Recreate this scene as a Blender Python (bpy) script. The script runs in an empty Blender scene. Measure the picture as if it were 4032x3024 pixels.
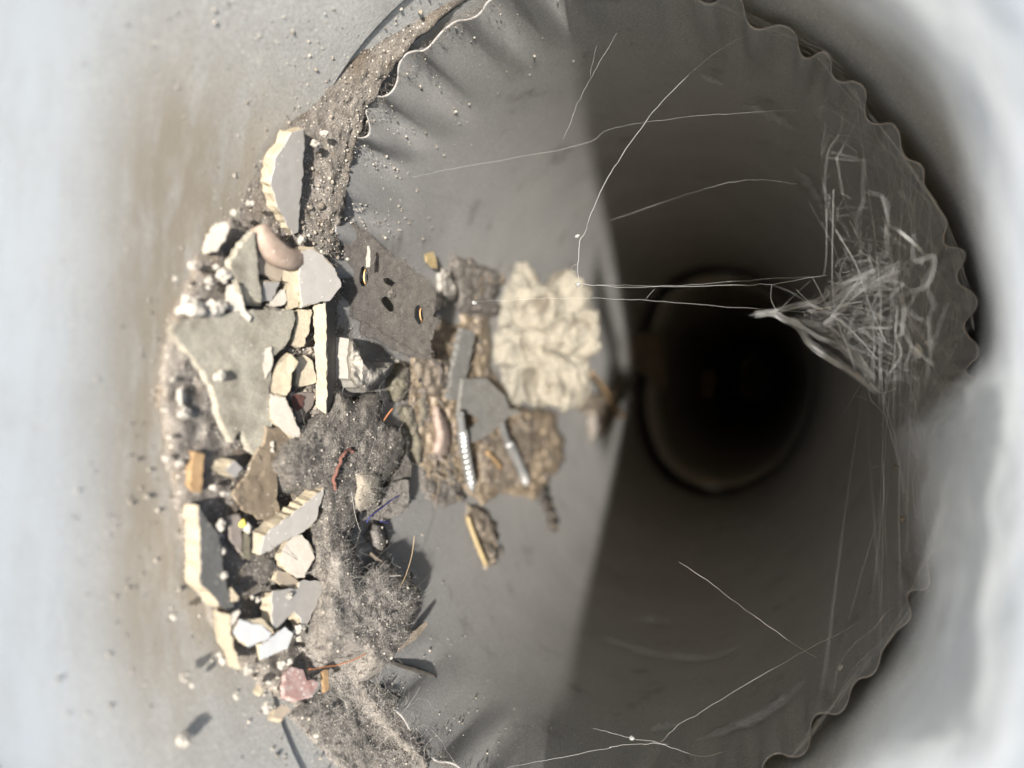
import bpy, math, random
import numpy as np
from mathutils import Vector, Matrix
from mathutils.geometry import delaunay_2d_cdt

random.seed(7); RNG = np.random.default_rng(7)
S = 0.001                      # the scene is authored in millimetres
sc = bpy.context.scene
COL = sc.collection

# ------------------------------------------------------------------ camera
# world: +Y runs down the duct, +Z is up, the duct lies level; origin = centre of the crimped rim
FPX, CX, CY = 2900.0, 2016.0, 1512.0
MW = np.array([[0.0, 0.9999391256541053, 0.01103381104170047],
               [0.32129972060578793, -0.010448771401814242, 0.9469199082894157],
               [0.9469775549286491, 0.0035451604049154192, -0.32128016169545986]])
CAM = np.array([-1.5447335458380658, -139.63738101384556, 24.1457164289341])
cd = bpy.data.cameras.new('camera'); cam = bpy.data.objects.new('camera', cd); COL.objects.link(cam)
right, down, fwd = MW[:, 0], MW[:, 1], MW[:, 2]
cam.matrix_world = Matrix(((right[0], -down[0], -fwd[0], CAM[0]*S), (right[1], -down[1], -fwd[1], CAM[1]*S),
                           (right[2], -down[2], -fwd[2], CAM[2]*S), (0, 0, 0, 1)))
cd.sensor_width = 36; cd.lens = FPX/4032*36
cd.clip_start = 0.002; cd.clip_end = 50
cd.dof.use_dof = True; cd.dof.focus_distance = 0.150; cd.dof.aperture_fstop = cd.lens/3.1
sc.camera = cam

# ------------------------------------------------------------------ sky, sun, exposure
def ray(px, py): return MW @ np.array([(px-CX)/FPX, (py-CY)/FPX, 1.0])
SUN = ray(2085, 1430); SUN /= np.linalg.norm(SUN)
el = math.asin(-SUN[2]); az = math.atan2(-SUN[0], -SUN[1])
w = bpy.data.worlds.new('World'); sc.world = w; w.use_nodes = True
nt = w.node_tree; bg = nt.nodes['Background']
sky = nt.nodes.new('ShaderNodeTexSky'); sky.sky_type = 'NISHITA'; sky.sun_disc = False
sky.sun_elevation = el; sky.sun_rotation = az
nt.links.new(sky.outputs[0], bg.inputs[0]); bg.inputs[1].default_value = 0.10
ld = bpy.data.lights.new('sun', 'SUN'); ld.energy = 3.3; ld.angle = math.radians(1.6); ld.color = (1, .965, .915)
sun = bpy.data.objects.new('sun', ld); COL.objects.link(sun)
sun.rotation_euler = Vector(SUN).to_track_quat('-Z', 'Y').to_euler(); sun.location = (0, -0.6, 0.3)
sc.view_settings.view_transform = 'Standard'; sc.view_settings.look = 'None'
sc.view_settings.exposure = 2.08; sc.view_settings.gamma = 1
sc.cycles.use_denoising = True
try: sc.cycles.denoiser = 'OPENIMAGEDENOISE'
except Exception: pass
sc.cycles.max_bounces = 8; sc.cycles.diffuse_bounces = 2; sc.cycles.transparent_max_bounces = 24
sc.cycles.sample_clamp_indirect = 6

# ------------------------------------------------------------------ numpy helpers
RC = [69.53, 1.792, -3.017, 9.781, -0.466, 0.793, -3.269, -0.155, 0.031]
def rho(t):
    t = np.asarray(t, float); r = np.full_like(t, RC[0])
    for k in range(1, 5): r = r + RC[2*k-1]*np.cos(k*t) + RC[2*k]*np.sin(k*t)
    return r
def rim_y(x, z): return -0.011122*x + 0.189694*z
def pt(t, y, h=0.0):
    r = rho(t)-h
    return np.stack([r*np.cos(t), np.broadcast_to(y, np.shape(r)), r*np.sin(t)], -1)
def hit(px, py, h=0.0):
    """points where the rays through photo pixels meet the duct floor raised by h mm"""
    px = np.atleast_1d(np.asarray(px, float)); py = np.atleast_1d(np.asarray(py, float))
    d = np.stack([(px-CX)/FPX, (py-CY)/FPX, np.ones_like(px)], 1) @ MW.T
    lo = np.full(len(px), 5.0); hi = np.full(len(px), 3000.0)
    for _ in range(48):
        m = (lo+hi)/2; P = CAM + d*m[:, None]
        o = np.hypot(P[:, 0], P[:, 2]) > rho(np.arctan2(P[:, 2], P[:, 0]))-h
        hi = np.where(o, m, hi); lo = np.where(o, lo, m)
    return CAM + d*lo[:, None]
def at(px, py, z): return CAM + ray(px, py)*z
def frame(P):
    t = math.atan2(P[2], P[0]); e = 1e-3
    a, b = pt(np.array([t-e, t+e]), 0.0); T = (b-a)/np.linalg.norm(b-a); A = np.array([0, 1.0, 0])
    N = np.cross(A, T); N = N if N @ np.array([-P[0], 0, -P[2]]) > 0 else -N
    return N/np.linalg.norm(N), A, T
def hsh(i, j, k):
    v = np.sin(i*127.1+j*311.7+k*74.7)*43758.5453
    return v-np.floor(v)
def noise(P):
    P = np.asarray(P, float); i = np.floor(P); f = P-i; f = f*f*(3-2*f); r = 0
    for a in (0, 1):
        for b in (0, 1):
            for c in (0, 1):
                wgt = (f[:, 0] if a else 1-f[:, 0])*(f[:, 1] if b else 1-f[:, 1])*(f[:, 2] if c else 1-f[:, 2])
                r = r+wgt*hsh(i[:, 0]+a, i[:, 1]+b, i[:, 2]+c)
    return r*2-1
def fbm(P, oct=3):
    P = np.asarray(P, float); r = 0; a = 1.0
    for o in range(oct): r = r+a*noise(P*2**o+17.3*o); a *= .5
    return r
SC = {'A': (600, 400, .36166), 'B': (600, 900, .36166), 'C': (600, 1400, .36166), 'D': (600, 1900, .36166),
      'E': (600, 2424, .36166), 'F': (1200, 800, .36166), 'G': (1200, 1400, .36166), 'P': (1100, 1900, .36166),
      'Q': (1100, 2424, .36166), 'U': (1700, 900, .4069), 'H': (1600, 1500, .4521), 'W': (2900, 900, .5125),
      'V': (2400, 0, .7378), 'X': (2800, 1700, .798), 'T': (1200, 0, .7233), 'J': (1650, 950, .1808),
      'K': (2100, 1150, .36166), 'L': (1500, 1800, .7377), 'M': (0, 1000, .6329), 'N': (0, 1974, .6329),
      'O': (0, 0, .6329)}
def px(code, *pts):
    ox, oy, s = SC[code]; return [(ox+x*s, oy+y*s) for x, y in pts]

# ------------------------------------------------------------------ object helpers
def new_obj(name, V, F, mats, parent=None, base=None, smooth=False, midx=None):
    V = np.asarray(V, float)
    if base is None: base = V.mean(0)
    me = bpy.data.meshes.new(name)
    me.from_pydata(((V-base)*S).tolist(), [], [list(map(int, f)) for f in F]); me.update()
    for m in (mats if isinstance(mats, (list, tuple)) else [mats]): me.materials.append(m)
    if midx is not None: me.polygons.foreach_set('material_index', np.asarray(midx, np.int32))
    if smooth: me.polygons.foreach_set('use_smooth', [True]*len(me.polygons))
    o = bpy.data.objects.new(name, me); COL.objects.link(o)
    if parent is not None:
        o.parent = parent; o.location = Vector(base*S)-parent.location
    else: o.location = Vector(base*S)
    return o
def tag(o, label, cat, group=None, kind=None):
    if label: o['label'] = label
    if cat: o['category'] = cat
    if group: o['group'] = group
    if kind: o['kind'] = kind
    return o
def inside(pts, poly):
    x, y = pts[:, 0], pts[:, 1]; r = np.zeros(len(pts), bool); n = len(poly)
    for i in range(n):
        x1, y1 = poly[i]; x2, y2 = poly[(i+1) % n]
        if y1 == y2: continue
        c = ((y1 > y) != (y2 > y)) & (x < (x2-x1)*(y-y1)/(y2-y1)+x1); r ^= c
    return r
def edge_dist(pts, poly):
    d = np.full(len(pts), 1e9); n = len(poly)
    for i in range(n):
        a = np.array(poly[i]); b = np.array(poly[(i+1) % n]); ab = b-a; L = ab@ab+1e-9
        t = np.clip(((pts-a)@ab)/L, 0, 1); d = np.minimum(d, np.linalg.norm(pts-a-t[:, None]*ab, axis=1))
    return d
def ragged(poly, step, jit):
    out = []; n = len(poly)
    for i in range(n):
        a = np.array(poly[i], float); b = np.array(poly[(i+1) % n], float); L = np.linalg.norm(b-a); k = max(1, int(L/step))
        nn = np.array([-(b-a)[1], (b-a)[0]])/(L+1e-9)
        for j in range(k):
            p = a+(b-a)*j/k+nn*random.uniform(-jit, jit)
            out.append((p[0], p[1]))
    return out
def fill(poly, step, holes=()):
    """triangulated polygon with interior points -> 2D verts, faces, number of outline verts"""
    P = np.array(poly); lo, hi = P.min(0), P.max(0)
    gx, gy = np.meshgrid(np.arange(lo[0], hi[0], step), np.arange(lo[1], hi[1], step))
    g = np.stack([gx.ravel(), gy.ravel()], 1)+RNG.uniform(-.3, .3, (gx.size, 2))*step
    k = inside(g, poly) & (edge_dist(g, poly) > step*.45)
    for hl in holes: k &= ~inside(g, hl) & (edge_dist(g, hl) > step*.4)
    g = g[k]
    vs = [Vector(p) for p in poly]; es = [(i, (i+1) % len(poly)) for i in range(len(poly))]
    for hl in holes:
        s0 = len(vs); vs += [Vector(p) for p in hl]; es += [(s0+i, s0+(i+1) % len(hl)) for i in range(len(hl))]
    vs += [Vector(p) for p in g]
    v, e, f, ov, oe, of = delaunay_2d_cdt(vs, es, [], 0, 1e-4)
    v = np.array([(q[0], q[1]) for q in v]); F = []
    cen = np.array([v[list(t)].mean(0) for t in f]); ok = inside(cen, poly)
    for hl in holes: ok &= ~inside(cen, hl)
    F = [t for t, o in zip(f, ok) if o]
    return v, F
def bnd_edges(F):
    s = set()
    for f in F:
        for i in range(len(f)):
            s.add((f[i], f[(i+1) % len(f)]))
    return [(a, b) for a, b in s if (b, a) not in s]
def tubes(lines, rad, sides=3):
    """many polylines as thin tubes -> V, F"""
    V, F = [], []
    n0 = 0
    for li, L in enumerate(lines):
        L = np.asarray(L, float); r = rad[li] if hasattr(rad, '__len__') else rad
        T = np.gradient(L, axis=0); T /= np.linalg.norm(T, axis=1)[:, None]+1e-12
        u = np.cross(T, np.array([.31, .52, .8])); u /= np.linalg.norm(u, axis=1)[:, None]+1e-12; v = np.cross(T, u)
        k = len(L)
        rr = np.broadcast_to(np.asarray(r, float), (k,))
        for j in range(sides):
            a = 2*math.pi*j/sides
            V.append(L+(u*math.cos(a)+v*math.sin(a))*rr[:, None])
        for i in range(k-1):
            for j in range(sides):
                j2 = (j+1) % sides
                F.append((n0+j*k+i, n0+j2*k+i, n0+j2*k+i+1, n0+j*k+i+1))
        F.append([n0+j*k for j in range(sides)][::-1]); F.append([n0+j*k+k-1 for j in range(sides)])
        n0 += sides*k
    return np.concatenate(V), F
def spline(P, n):
    P = np.asarray(P, float)
    if len(P) < 3: return P[0]+(P[-1]-P[0])*np.linspace(0, 1, n)[:, None]
    Q = np.vstack([2*P[0]-P[1], P, 2*P[-1]-P[-2]]); out = []
    for t in np.linspace(0, len(P)-1-1e-6, n):
        i = int(t); f = t-i; a, b, c, d = Q[i:i+4]
        out.append(.5*((2*b)+(-a+c)*f+(2*a-5*b+4*c-d)*f*f+(-a+3*b-3*c+d)*f**3))
    return np.array(out)

# ------------------------------------------------------------------ materials
def mat(name, c1, c2=None, feat=3.0, rough=.8, bump=.0, bfeat=.4, metal=0.0, specks=None, grain=0.0, gfeat=.25,
        translucent=0.0, c3=None, f3=12.0, t3=(.5, .65), island=0.0, spec=.3, crack=None):
    k_ = 1.0 if name in ('dusty galvanised steel', 'dust coated inner steel', 'pale bounce ground', 'shade dark steel') else .68
    c1 = tuple(x*k_ for x in c1); c2 = tuple(x*k_ for x in c2) if c2 else None; c3 = tuple(x*k_ for x in c3) if c3 else None
    if specks: specks = (specks[0], specks[1], tuple(x*k_ for x in specks[2]))
    m = bpy.data.materials.new(name); m.use_nodes = True; n = m.node_tree.nodes; L = m.node_tree.links
    b = n['Principled BSDF']; b.inputs['Roughness'].default_value = rough; b.inputs['Metallic'].default_value = metal
    b.inputs['Specular IOR Level'].default_value = spec
    tc = n.new('ShaderNodeTexCoord')
    def nz(f, det=4.0, rgh=.6):
        q = n.new('ShaderNodeTexNoise'); q.inputs['Scale'].default_value = 1000.0/f; q.inputs['Detail'].default_value = det
        q.inputs['Roughness'].default_value = rgh; L.new(tc.outputs['Object'], q.inputs['Vector']); return q.outputs['Fac']
    def ramp(src, a, bb):
        q = n.new('ShaderNodeMapRange'); q.inputs['From Min'].default_value = a; q.inputs['From Max'].default_value = bb
        L.new(src, q.inputs['Value']); return q.outputs['Result']
    def mix(fac, A, B, mode='MIX'):
        q = n.new('ShaderNodeMix'); q.data_type = 'RGBA'; q.blend_type = mode
        if isinstance(fac, float): q.inputs[0].default_value = fac
        else: L.new(fac, q.inputs[0])
        for s_, i in ((A, 6), (B, 7)):
            if isinstance(s_, tuple): q.inputs[i].default_value = (*s_, 1)
            else: L.new(s_, q.inputs[i])
        return q.outputs[2]
    col = mix(ramp(nz(feat), .32, .68), c1, c2 or tuple(x*.75 for x in c1))
    if c3: col = mix(ramp(nz(f3, 5.0, .65), *t3), col, c3)
    if grain:
        g = ramp(nz(gfeat, 2.0), .3, .7)
        gg = n.new('ShaderNodeMapRange'); gg.inputs['To Min'].default_value = 1-grain; gg.inputs['To Max'].default_value = 1+grain
        L.new(g, gg.inputs['Value']); col = mix(1.0, col, gg.outputs['Result'], 'MULTIPLY')
    if specks:
        sz, thr, sc_col = specks
        v = n.new('ShaderNodeTexVoronoi'); v.inputs['Scale'].default_value = 1000.0/sz; L.new(tc.outputs['Object'], v.inputs['Vector'])
        s1 = n.new('ShaderNodeMath'); s1.operation = 'LESS_THAN'; s1.inputs[1].default_value = thr; L.new(v.outputs['Distance'], s1.inputs[0])
        sp = n.new('ShaderNodeSeparateColor'); L.new(v.outputs['Color'], sp.inputs[0])
        s2 = n.new('ShaderNodeMath'); s2.operation = 'GREATER_THAN'; s2.inputs[1].default_value = .55; L.new(sp.outputs[0], s2.inputs[0])
        s3 = n.new('ShaderNodeMath'); s3.operation = 'MULTIPLY'; L.new(s1.outputs[0], s3.inputs[0]); L.new(s2.outputs[0], s3.inputs[1])
        col = mix(s3.outputs[0], col, sc_col)
    if island:
        ge = n.new('ShaderNodeNewGeometry'); rr = n.new('ShaderNodeMapRange'); L.new(ge.outputs['Random Per Island'], rr.inputs['Value'])
        rr.inputs['To Min'].default_value = 1-island; rr.inputs['To Max'].default_value = 1+island
        col = mix(1.0, col, rr.outputs['Result'], 'MULTIPLY')
    L.new(col, b.inputs['Base Color'])
    if bump:
        bp = n.new('ShaderNodeBump'); bp.inputs['Strength'].default_value = 1.0; bp.inputs['Distance'].default_value = bump*S
        hsrc = nz(bfeat, 5.0, .65)
        L.new(hsrc, bp.inputs['Height']); L.new(bp.outputs[0], b.inputs['Normal'])
    if translucent:
        tr = n.new('ShaderNodeBsdfTranslucent'); L.new(col, tr.inputs['Color']); mx = n.new('ShaderNodeMixShader')
        mx.inputs[0].default_value = translucent; L.new(b.outputs[0], mx.inputs[1]); L.new(tr.outputs[0], mx.inputs[2])
        L.new(mx.outputs[0], n['Material Output'].inputs['Surface'])
    return m
M = {}
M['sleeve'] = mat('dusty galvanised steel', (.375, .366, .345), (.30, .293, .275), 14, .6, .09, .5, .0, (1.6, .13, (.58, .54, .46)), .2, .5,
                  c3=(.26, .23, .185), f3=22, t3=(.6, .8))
def tint(m, col, y0, y1, half):
    n = m.node_tree.nodes; L = m.node_tree.links; b = n['Principled BSDF']; src = b.inputs['Base Color'].links[0].from_socket
    g = n.new('ShaderNodeNewGeometry'); sp = n.new('ShaderNodeSeparateXYZ'); L.new(g.outputs['Position'], sp.inputs[0])
    def rng(o, a, bb, c, d):
        q = n.new('ShaderNodeMapRange'); q.interpolation_type = 'SMOOTHSTEP'; L.new(o, q.inputs[0])
        for i, v_ in enumerate((a, bb, c, d)): q.inputs[i+1].default_value = v_
        return q.outputs[0]
    def mul(a, bb):
        q = n.new('ShaderNodeMath'); q.operation = 'MULTIPLY'; L.new(a, q.inputs[0]); L.new(bb, q.inputs[1]); return q.outputs[0]
    ax = n.new('ShaderNodeMath'); ax.operation = 'ABSOLUTE'; L.new(sp.outputs[0], ax.inputs[0])
    f = mul(mul((rng(sp.outputs[1], y0*S, (y0+24)*S, 0, 1) if y1 == 0 else rng(sp.outputs[1], (y0-22)*S, y0*S, 1, 0)), rng(ax.outputs[0], half*.45*S, half*S, 1, 0)), rng(sp.outputs[2], -.03, .0, 1, 0 if y1 == 0 else 1))
    nz = n.new('ShaderNodeTexNoise'); nz.inputs['Scale'].default_value = 1000/4.5; nz.inputs['Detail'].default_value = 6; nz.inputs['Roughness'].default_value = .7
    mp_ = n.new('ShaderNodeMapping'); mp_.inputs['Scale'].default_value = (.35, 1.2, .35); L.new(g.outputs['Position'], mp_.inputs[0]); L.new(mp_.outputs[0], nz.inputs['Vector'])
    f = mul(f, rng(nz.outputs[0], .3, .6, .5, 1))
    q = n.new('ShaderNodeMix'); q.data_type = 'RGBA'; L.new(f, q.inputs[0]); L.new(src, q.inputs[6]); q.inputs[7].default_value = (*col, 1); L.new(q.outputs[2], b.inputs['Base Color'])
tint(M['sleeve'], (.222, .192, .148), -76, 0, 68)  # brown dirt along the floor
tint(M['sleeve'], (.385, .40, .402), -54, -1, 500)  # brightness at the mouth painted into the steel as bluish white
M['unlit'] = mat('shade dark steel', (.15, .145, .135), (.12, .115, .107), 20, .8)  # darkened to stand for the unlit depth of the duct
M['inner'] = mat('dust coated inner steel', (.212, .206, .195), (.185, .18, .171), 22, .75, .06, .4, .0, (1.9, .07, (.45, .43, .4)), .2, .45, c3=(.125, .118, .107), f3=11, t3=(.6, .74))
M['edge'] = mat('cut steel edge', (.29, .28, .27), (.22, .2, .185), 9, .5, .02, .4, .3)
M['lip'] = mat('bright folded steel', (.62, .63, .63), (.5, .5, .5), 9, .45, .02, .6, .3)
M['dirt'] = mat('brown grit', (.25, .222, .19), (.15, .13, .11), 2.2, .95, .25, .5, 0, (.8, .22, (.62, .56, .46)), .45, .3, c3=(.15, .118, .088), f3=8)
M['glaze'] = mat('dusty grey glaze', (.47, .44, .405), (.405, .38, .345), 3, .55, .02, .3, 0, (1.6, .12, (.72, .68, .6)), .06)
M['white'] = mat('white glaze', (.56, .56, .56), (.51, .51, .51), 3, .4, .01, .3)
M['cream'] = mat('cream broken body', (.43, .365, .265), (.35, .295, .21), 1.6, .9, .22, .35, 0, None, .1)
M['pale'] = mat('pale plaster', (.46, .42, .365), (.39, .355, .30), 1.8, .9, .1, .5)
M['olive'] = mat('dusty olive plate', (.385, .355, .285), (.30, .275, .222), 2.5, .7, .05, .4, 0, (1.4, .17, (.5, .47, .42)), .35, c3=(.22, .195, .155), f3=6, t3=(.48, .66))
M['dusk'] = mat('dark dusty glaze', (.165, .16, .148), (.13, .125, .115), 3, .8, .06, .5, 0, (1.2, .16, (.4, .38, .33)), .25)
M['taupe'] = mat('taupe rubber', (.35, .27, .215), (.28, .21, .165), 2, .8, .08, .4, 0, (1.1, .16, (.5, .45, .38)), .2)
M['beige'] = mat('beige chip', (.45, .37, .28), (.38, .31, .24), 3, .7, .04, .4)
M['brown'] = mat('dusty brown sheet', (.27, .215, .15), (.20, .155, .11), 3, .55, .05, .5, 0, (1.2, .15, (.5, .45, .38)), .15)
M['felt'] = mat('dark felt', (.098, .088, .078), (.06, .054, .048), 1.5, 1, .25, .22, 0, (.6, .13, (.32, .29, .25)), .5, .16)
M['lint'] = mat('grey lint', (.215, .193, .166), (.15, .134, .118), 1.6, 1, .55, .35, 0, (.7, .17, (.5, .46, .4)), .6, .25, c3=(.085, .075, .066), f3=1.3, t3=(.5, .62))
M['lintp'] = mat('pale lint', (.31, .28, .245), (.22, .2, .178), 1.6, 1, .55, .35, 0, (.8, .15, (.5, .46, .42)), .55, .25, c3=(.115, .103, .092), f3=1.4, t3=(.5, .62))
M['puff'] = mat('beige fluff', (.33, .285, .225), (.27, .235, .185), 3, 1, .15, .35, 0, (.7, .1, (.5, .45, .38)), .25, .2)
M['fibre'] = mat('grey fibre', (.30, .275, .245), (.21, .19, .172), 5, .8, island=.45, translucent=.2)
M['fibrep'] = mat('pale fibre', (.48, .45, .41), (.36, .34, .31), 5, .8, island=.4, translucent=.2)
M['fuzz'] = mat('dark rim fuzz', (.16, .142, .125), (.11, .098, .086), 3, 1, island=.4)
M['silk'] = mat('spider silk', (.5, .5, .49), (.42, .42, .415), 5, .5, translucent=.4)
M['hair'] = mat('grey hair', (.42, .40, .36), (.34, .33, .30), 5, .5)
M['foam'] = mat('cream crumpled foam', (.285, .258, .205), (.21, .195, .162), 4, .85, .6, 1.2, 0, None, .25, .8, c3=(.13, .11, .085), f3=9, t3=(.52, .66))
M['paper'] = mat('pale grey paper', (.36, .335, .295), (.29, .265, .23), 2, 1, .06, .6, spec=.05)
M['tan'] = mat('orange tan wood', (.36, .24, .125), (.26, .165, .085), 1.2, .75, .08, .4)
M['straw'] = mat('yellow straw', (.33, .255, .135), (.25, .19, .10), 1.5, .6, .03, .4)
M['red'] = mat('red brown leaf', (.17, .055, .03), (.11, .04, .025), 2, .5, .08, .6)
M['redchip'] = mat('red paint under dust', (.42, .33, .31), (.36, .2, .17), 1.6, .9, .08, .3, 0, (.8, .3, (.55, .5, .47)), .3)
M['rust'] = mat('rust stained flake', (.26, .22, .19), (.20, .165, .14), 3, .8, .05, .5)
M['rustspot'] = mat('dark rust', (.16, .06, .045), (.06, .04, .035), 1.5, .8, .05, .5)
M['leaf'] = mat('dry grey brown leaf', (.23, .19, .145), (.16, .13, .10), 2.5, .85, .15, .5)
M['pebble'] = mat('white pebble', (.46, .425, .37), (.39, .355, .305), 1.5, .9, .1, .5)
M['grit'] = mat('pale grit', (.36, .33, .285), (.22, .195, .16), 1.0, .9, island=.55)
M['pink'] = mat('pinkish stone', (.37, .285, .24), (.31, .24, .2), 2, .9, .12, .5, 0, (.9, .2, (.48, .42, .38)), .2)
M['yarn'] = mat('red brown yarn', (.22, .10, .075), (.15, .07, .055), 1.0, .95, .1, .3)
M['blue'] = mat('blue thread', (.05, .055, .22), (.04, .04, .15), 2, .7)
M['tanhair'] = mat('tan hair', (.5, .38, .24), (.42, .3, .18), 2, .5)
M['orange'] = mat('orange fibre', (.36, .15, .06), (.28, .11, .05), 2, .8)
M['screw'] = mat('zinc plated steel', (.62, .63, .62), (.5, .5, .5), 3, .35, .02, .4, .75)
M['yellow'] = mat('yellow grain', (.75, .62, .12), None, 3, .7)
M['moss'] = mat('yellow green fluff', (.235, .21, .15), (.17, .15, .105), 2, 1, .5, .4, 0, (.7, .18, (.55, .5, .36)), .35)
M['dark'] = mat('matte near black', (.06, .052, .045), (.04, .035, .03), 2, 1, .15, .5)  # near black, also used for the painted shadow line on the inner pipe
M['copper'] = mat('copper rim', (.6, .33, .14), None, 2, .35, metal=.9)
# cobweb film: woven silk, mostly gaps between streaks
def web_film(name, lo, hi, dens):
    m = bpy.data.materials.new(name); m.use_nodes = True; n = m.node_tree.nodes; L = m.node_tree.links
    uv = n.new('ShaderNodeUVMap'); mp = n.new('ShaderNodeMapping'); mp.inputs['Scale'].default_value = (2.2, 30, 1); L.new(uv.outputs[0], mp.inputs[0])
    a = n.new('ShaderNodeTexNoise'); a.inputs['Scale'].default_value = 1.0; a.inputs['Detail'].default_value = 7; a.inputs['Roughness'].default_value = .62
    a.inputs['Distortion'].default_value = .7; L.new(mp.outputs[0], a.inputs['Vector'])
    b = n.new('ShaderNodeTexNoise'); b.inputs['Scale'].default_value = 5; b.inputs['Detail'].default_value = 3; L.new(uv.outputs[0], b.inputs['Vector'])
    ad = n.new('ShaderNodeMath'); ad.operation = 'ADD'; L.new(a.outputs[0], ad.inputs[0]); L.new(b.outputs[0], ad.inputs[1])
    at_ = n.new('ShaderNodeAttribute'); at_.attribute_name = 'fade'
    r = n.new('ShaderNodeMapRange'); r.inputs['From Min'].default_value = lo; r.inputs['From Max'].default_value = hi; r.inputs['To Max'].default_value = dens
    L.new(ad.outputs[0], r.inputs['Value'])
    ed = n.new('ShaderNodeMapRange'); ed.inputs['From Min'].default_value = 0.0; ed.inputs['From Max'].default_value = 1.0
    L.new(at_.outputs['Fac'], ed.inputs['Value'])
    mu = n.new('ShaderNodeMath'); mu.operation = 'MULTIPLY'; L.new(r.outputs[0], mu.inputs[0]); L.new(ed.outputs[0], mu.inputs[1])
    di = n.new('ShaderNodeBsdfDiffuse'); di.inputs[0].default_value = (.60, .615, .62, 1)
    tl = n.new('ShaderNodeBsdfTranslucent'); tl.inputs[0].default_value = (.60, .615, .62, 1)
    mx = n.new('ShaderNodeMixShader'); mx.inputs[0].default_value = .4; L.new(di.outputs[0], mx.inputs[1]); L.new(tl.outputs[0], mx.inputs[2])
    tp = n.new('ShaderNodeBsdfTransparent'); m2 = n.new('ShaderNodeMixShader'); L.new(mu.outputs[0], m2.inputs[0])
    L.new(tp.outputs[0], m2.inputs[1]); L.new(mx.outputs[0], m2.inputs[2]); L.new(m2.outputs[0], n['Material Output'].inputs['Surface'])
    return m
M['film'] = web_film('cobweb film', .45, .95, .98)

# ------------------------------------------------------------------ unseen pale ground outside the mouth, added to bounce light in
M['ground'] = mat('pale bounce ground', (.42, .41, .39), (.34, .33, .31), 60, .9, 1, 5)
gv = np.array([(-20000, -20000, -76), (20000, -20000, -76), (20000, 20000, -76), (-20000, 20000, -76)], float)
tag(new_obj('ground', gv, [(0, 1, 2, 3)], M['ground'], base=np.array([0, 0, -76.])), None, None, None, 'structure')
# ------------------------------------------------------------------ the duct
TH = np.linspace(-math.pi, math.pi, 1013)[:-1]
def shell(name, rows, thick, mats, parent, edge_first=True):
    """rows: list of (y(t), r(t)) arrays; builds a closed sheet-metal tube"""
    n = len(TH); k = len(rows); V = []
    for y, r in rows: V.append(np.stack([r*np.cos(TH), y, r*np.sin(TH)], 1))
    for y, r in rows: V.append(np.stack([(r+thick)*np.cos(TH), y, (r+thick)*np.sin(TH)], 1))
    V = np.concatenate(V); F = []; mi = []
    idx = np.arange(n); nx = (idx+1) % n
    def strip(a, b, flip, m):
        q = np.stack([a*n+idx, a*n+nx, b*n+nx, b*n+idx], 1)
        if flip: q = q[:, ::-1]
        F.append(q); mi.extend([m]*n)
    for i in range(k-1): strip(i, i+1, True, 0); strip(k+i, k+i+1, False, 0)
    strip(0, k, False, 1); strip(k-1, 2*k-1, True, 1)
    o = new_obj(name, V, np.concatenate(F), mats, parent, base=np.array([0, float(V[:, 1].min()), 0.0]), smooth=True, midx=mi)
    return o
def empty(name, base):
    o = bpy.data.objects.new(name, None); COL.objects.link(o); o.location = Vector(np.asarray(base)*S); o.empty_display_size = .01; return o
ct, st = np.cos(TH), np.sin(TH); r0 = rho(TH)
RY = rim_y(r0*ct, r0*st)
# crimped inner pipe
NCR = 46
ph = TH*NCR/(1.0)+.7*np.sin(3*TH)+.45*np.sin(19*TH+.8)+.5*np.sin(7*TH+1)+.35*np.sin(11*TH+2)
wv = np.sin(ph); wv = np.sign(wv)*np.abs(wv)**.75
am = .95+.4*np.sin(5*TH+.4)+.3*np.sin(13*TH+1.7)+.3*np.sin(29*TH+.3)
lenv = 33+6*np.sin(9*TH)+3*np.sin(17*TH)
inner = empty('crimped_pipe', (0, 0, 0))
tag(inner, 'grey dust coated inner pipe with a wavy crimped rim', 'pipe')
rows = []
for s in np.r_[0, .4, .9, np.linspace(1.6, 40, 34), 60, 90, 130, 180, 240, 310, 380, 432]:
    k = np.clip(1-s/lenv, 0, 1); k = k*k*(3-2*k)
    grow = np.clip(s/45, 0, 1)
    dent = .35*np.sin(3*TH+s*.03)*np.clip(s/60, 0, 1)
    yy = RY+s if s < 300 else RY*(1-(s-300)/132)+s
    rows.append((yy, r0+1.25*wv*am*k+.5*grow-.4*k*(1-k)+dent))
shell('pipe_wall', rows, .34, [M['inner'], M['edge']], inner)
# a raised joint bead where the next pipe begins
far_mat = M['inner']
far = empty('far_pipe', (0, 430, 0)); tag(far, 'dark far pipe beyond the joint deep inside the duct', 'pipe')
shell('pipe_wall', [(np.full_like(TH, s), r0+g) for s, g in ((425, 1.3), (432.6, 1.3), (433.4, 1.7), (435, 1.7), (435.6, 1.2), (520, 1.0), (700, 1.0), (1500, 1.0), (2600, 1.0))], .7, [far_mat, M['edge']], far)
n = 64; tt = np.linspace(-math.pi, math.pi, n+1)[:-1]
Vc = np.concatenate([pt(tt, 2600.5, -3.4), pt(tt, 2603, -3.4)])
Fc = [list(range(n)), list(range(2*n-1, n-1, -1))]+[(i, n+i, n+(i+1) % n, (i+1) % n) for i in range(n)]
new_obj('added_end_cap', Vc, Fc, M['unlit'], far)  # unseen cap added to keep sky light out of the far end
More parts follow.
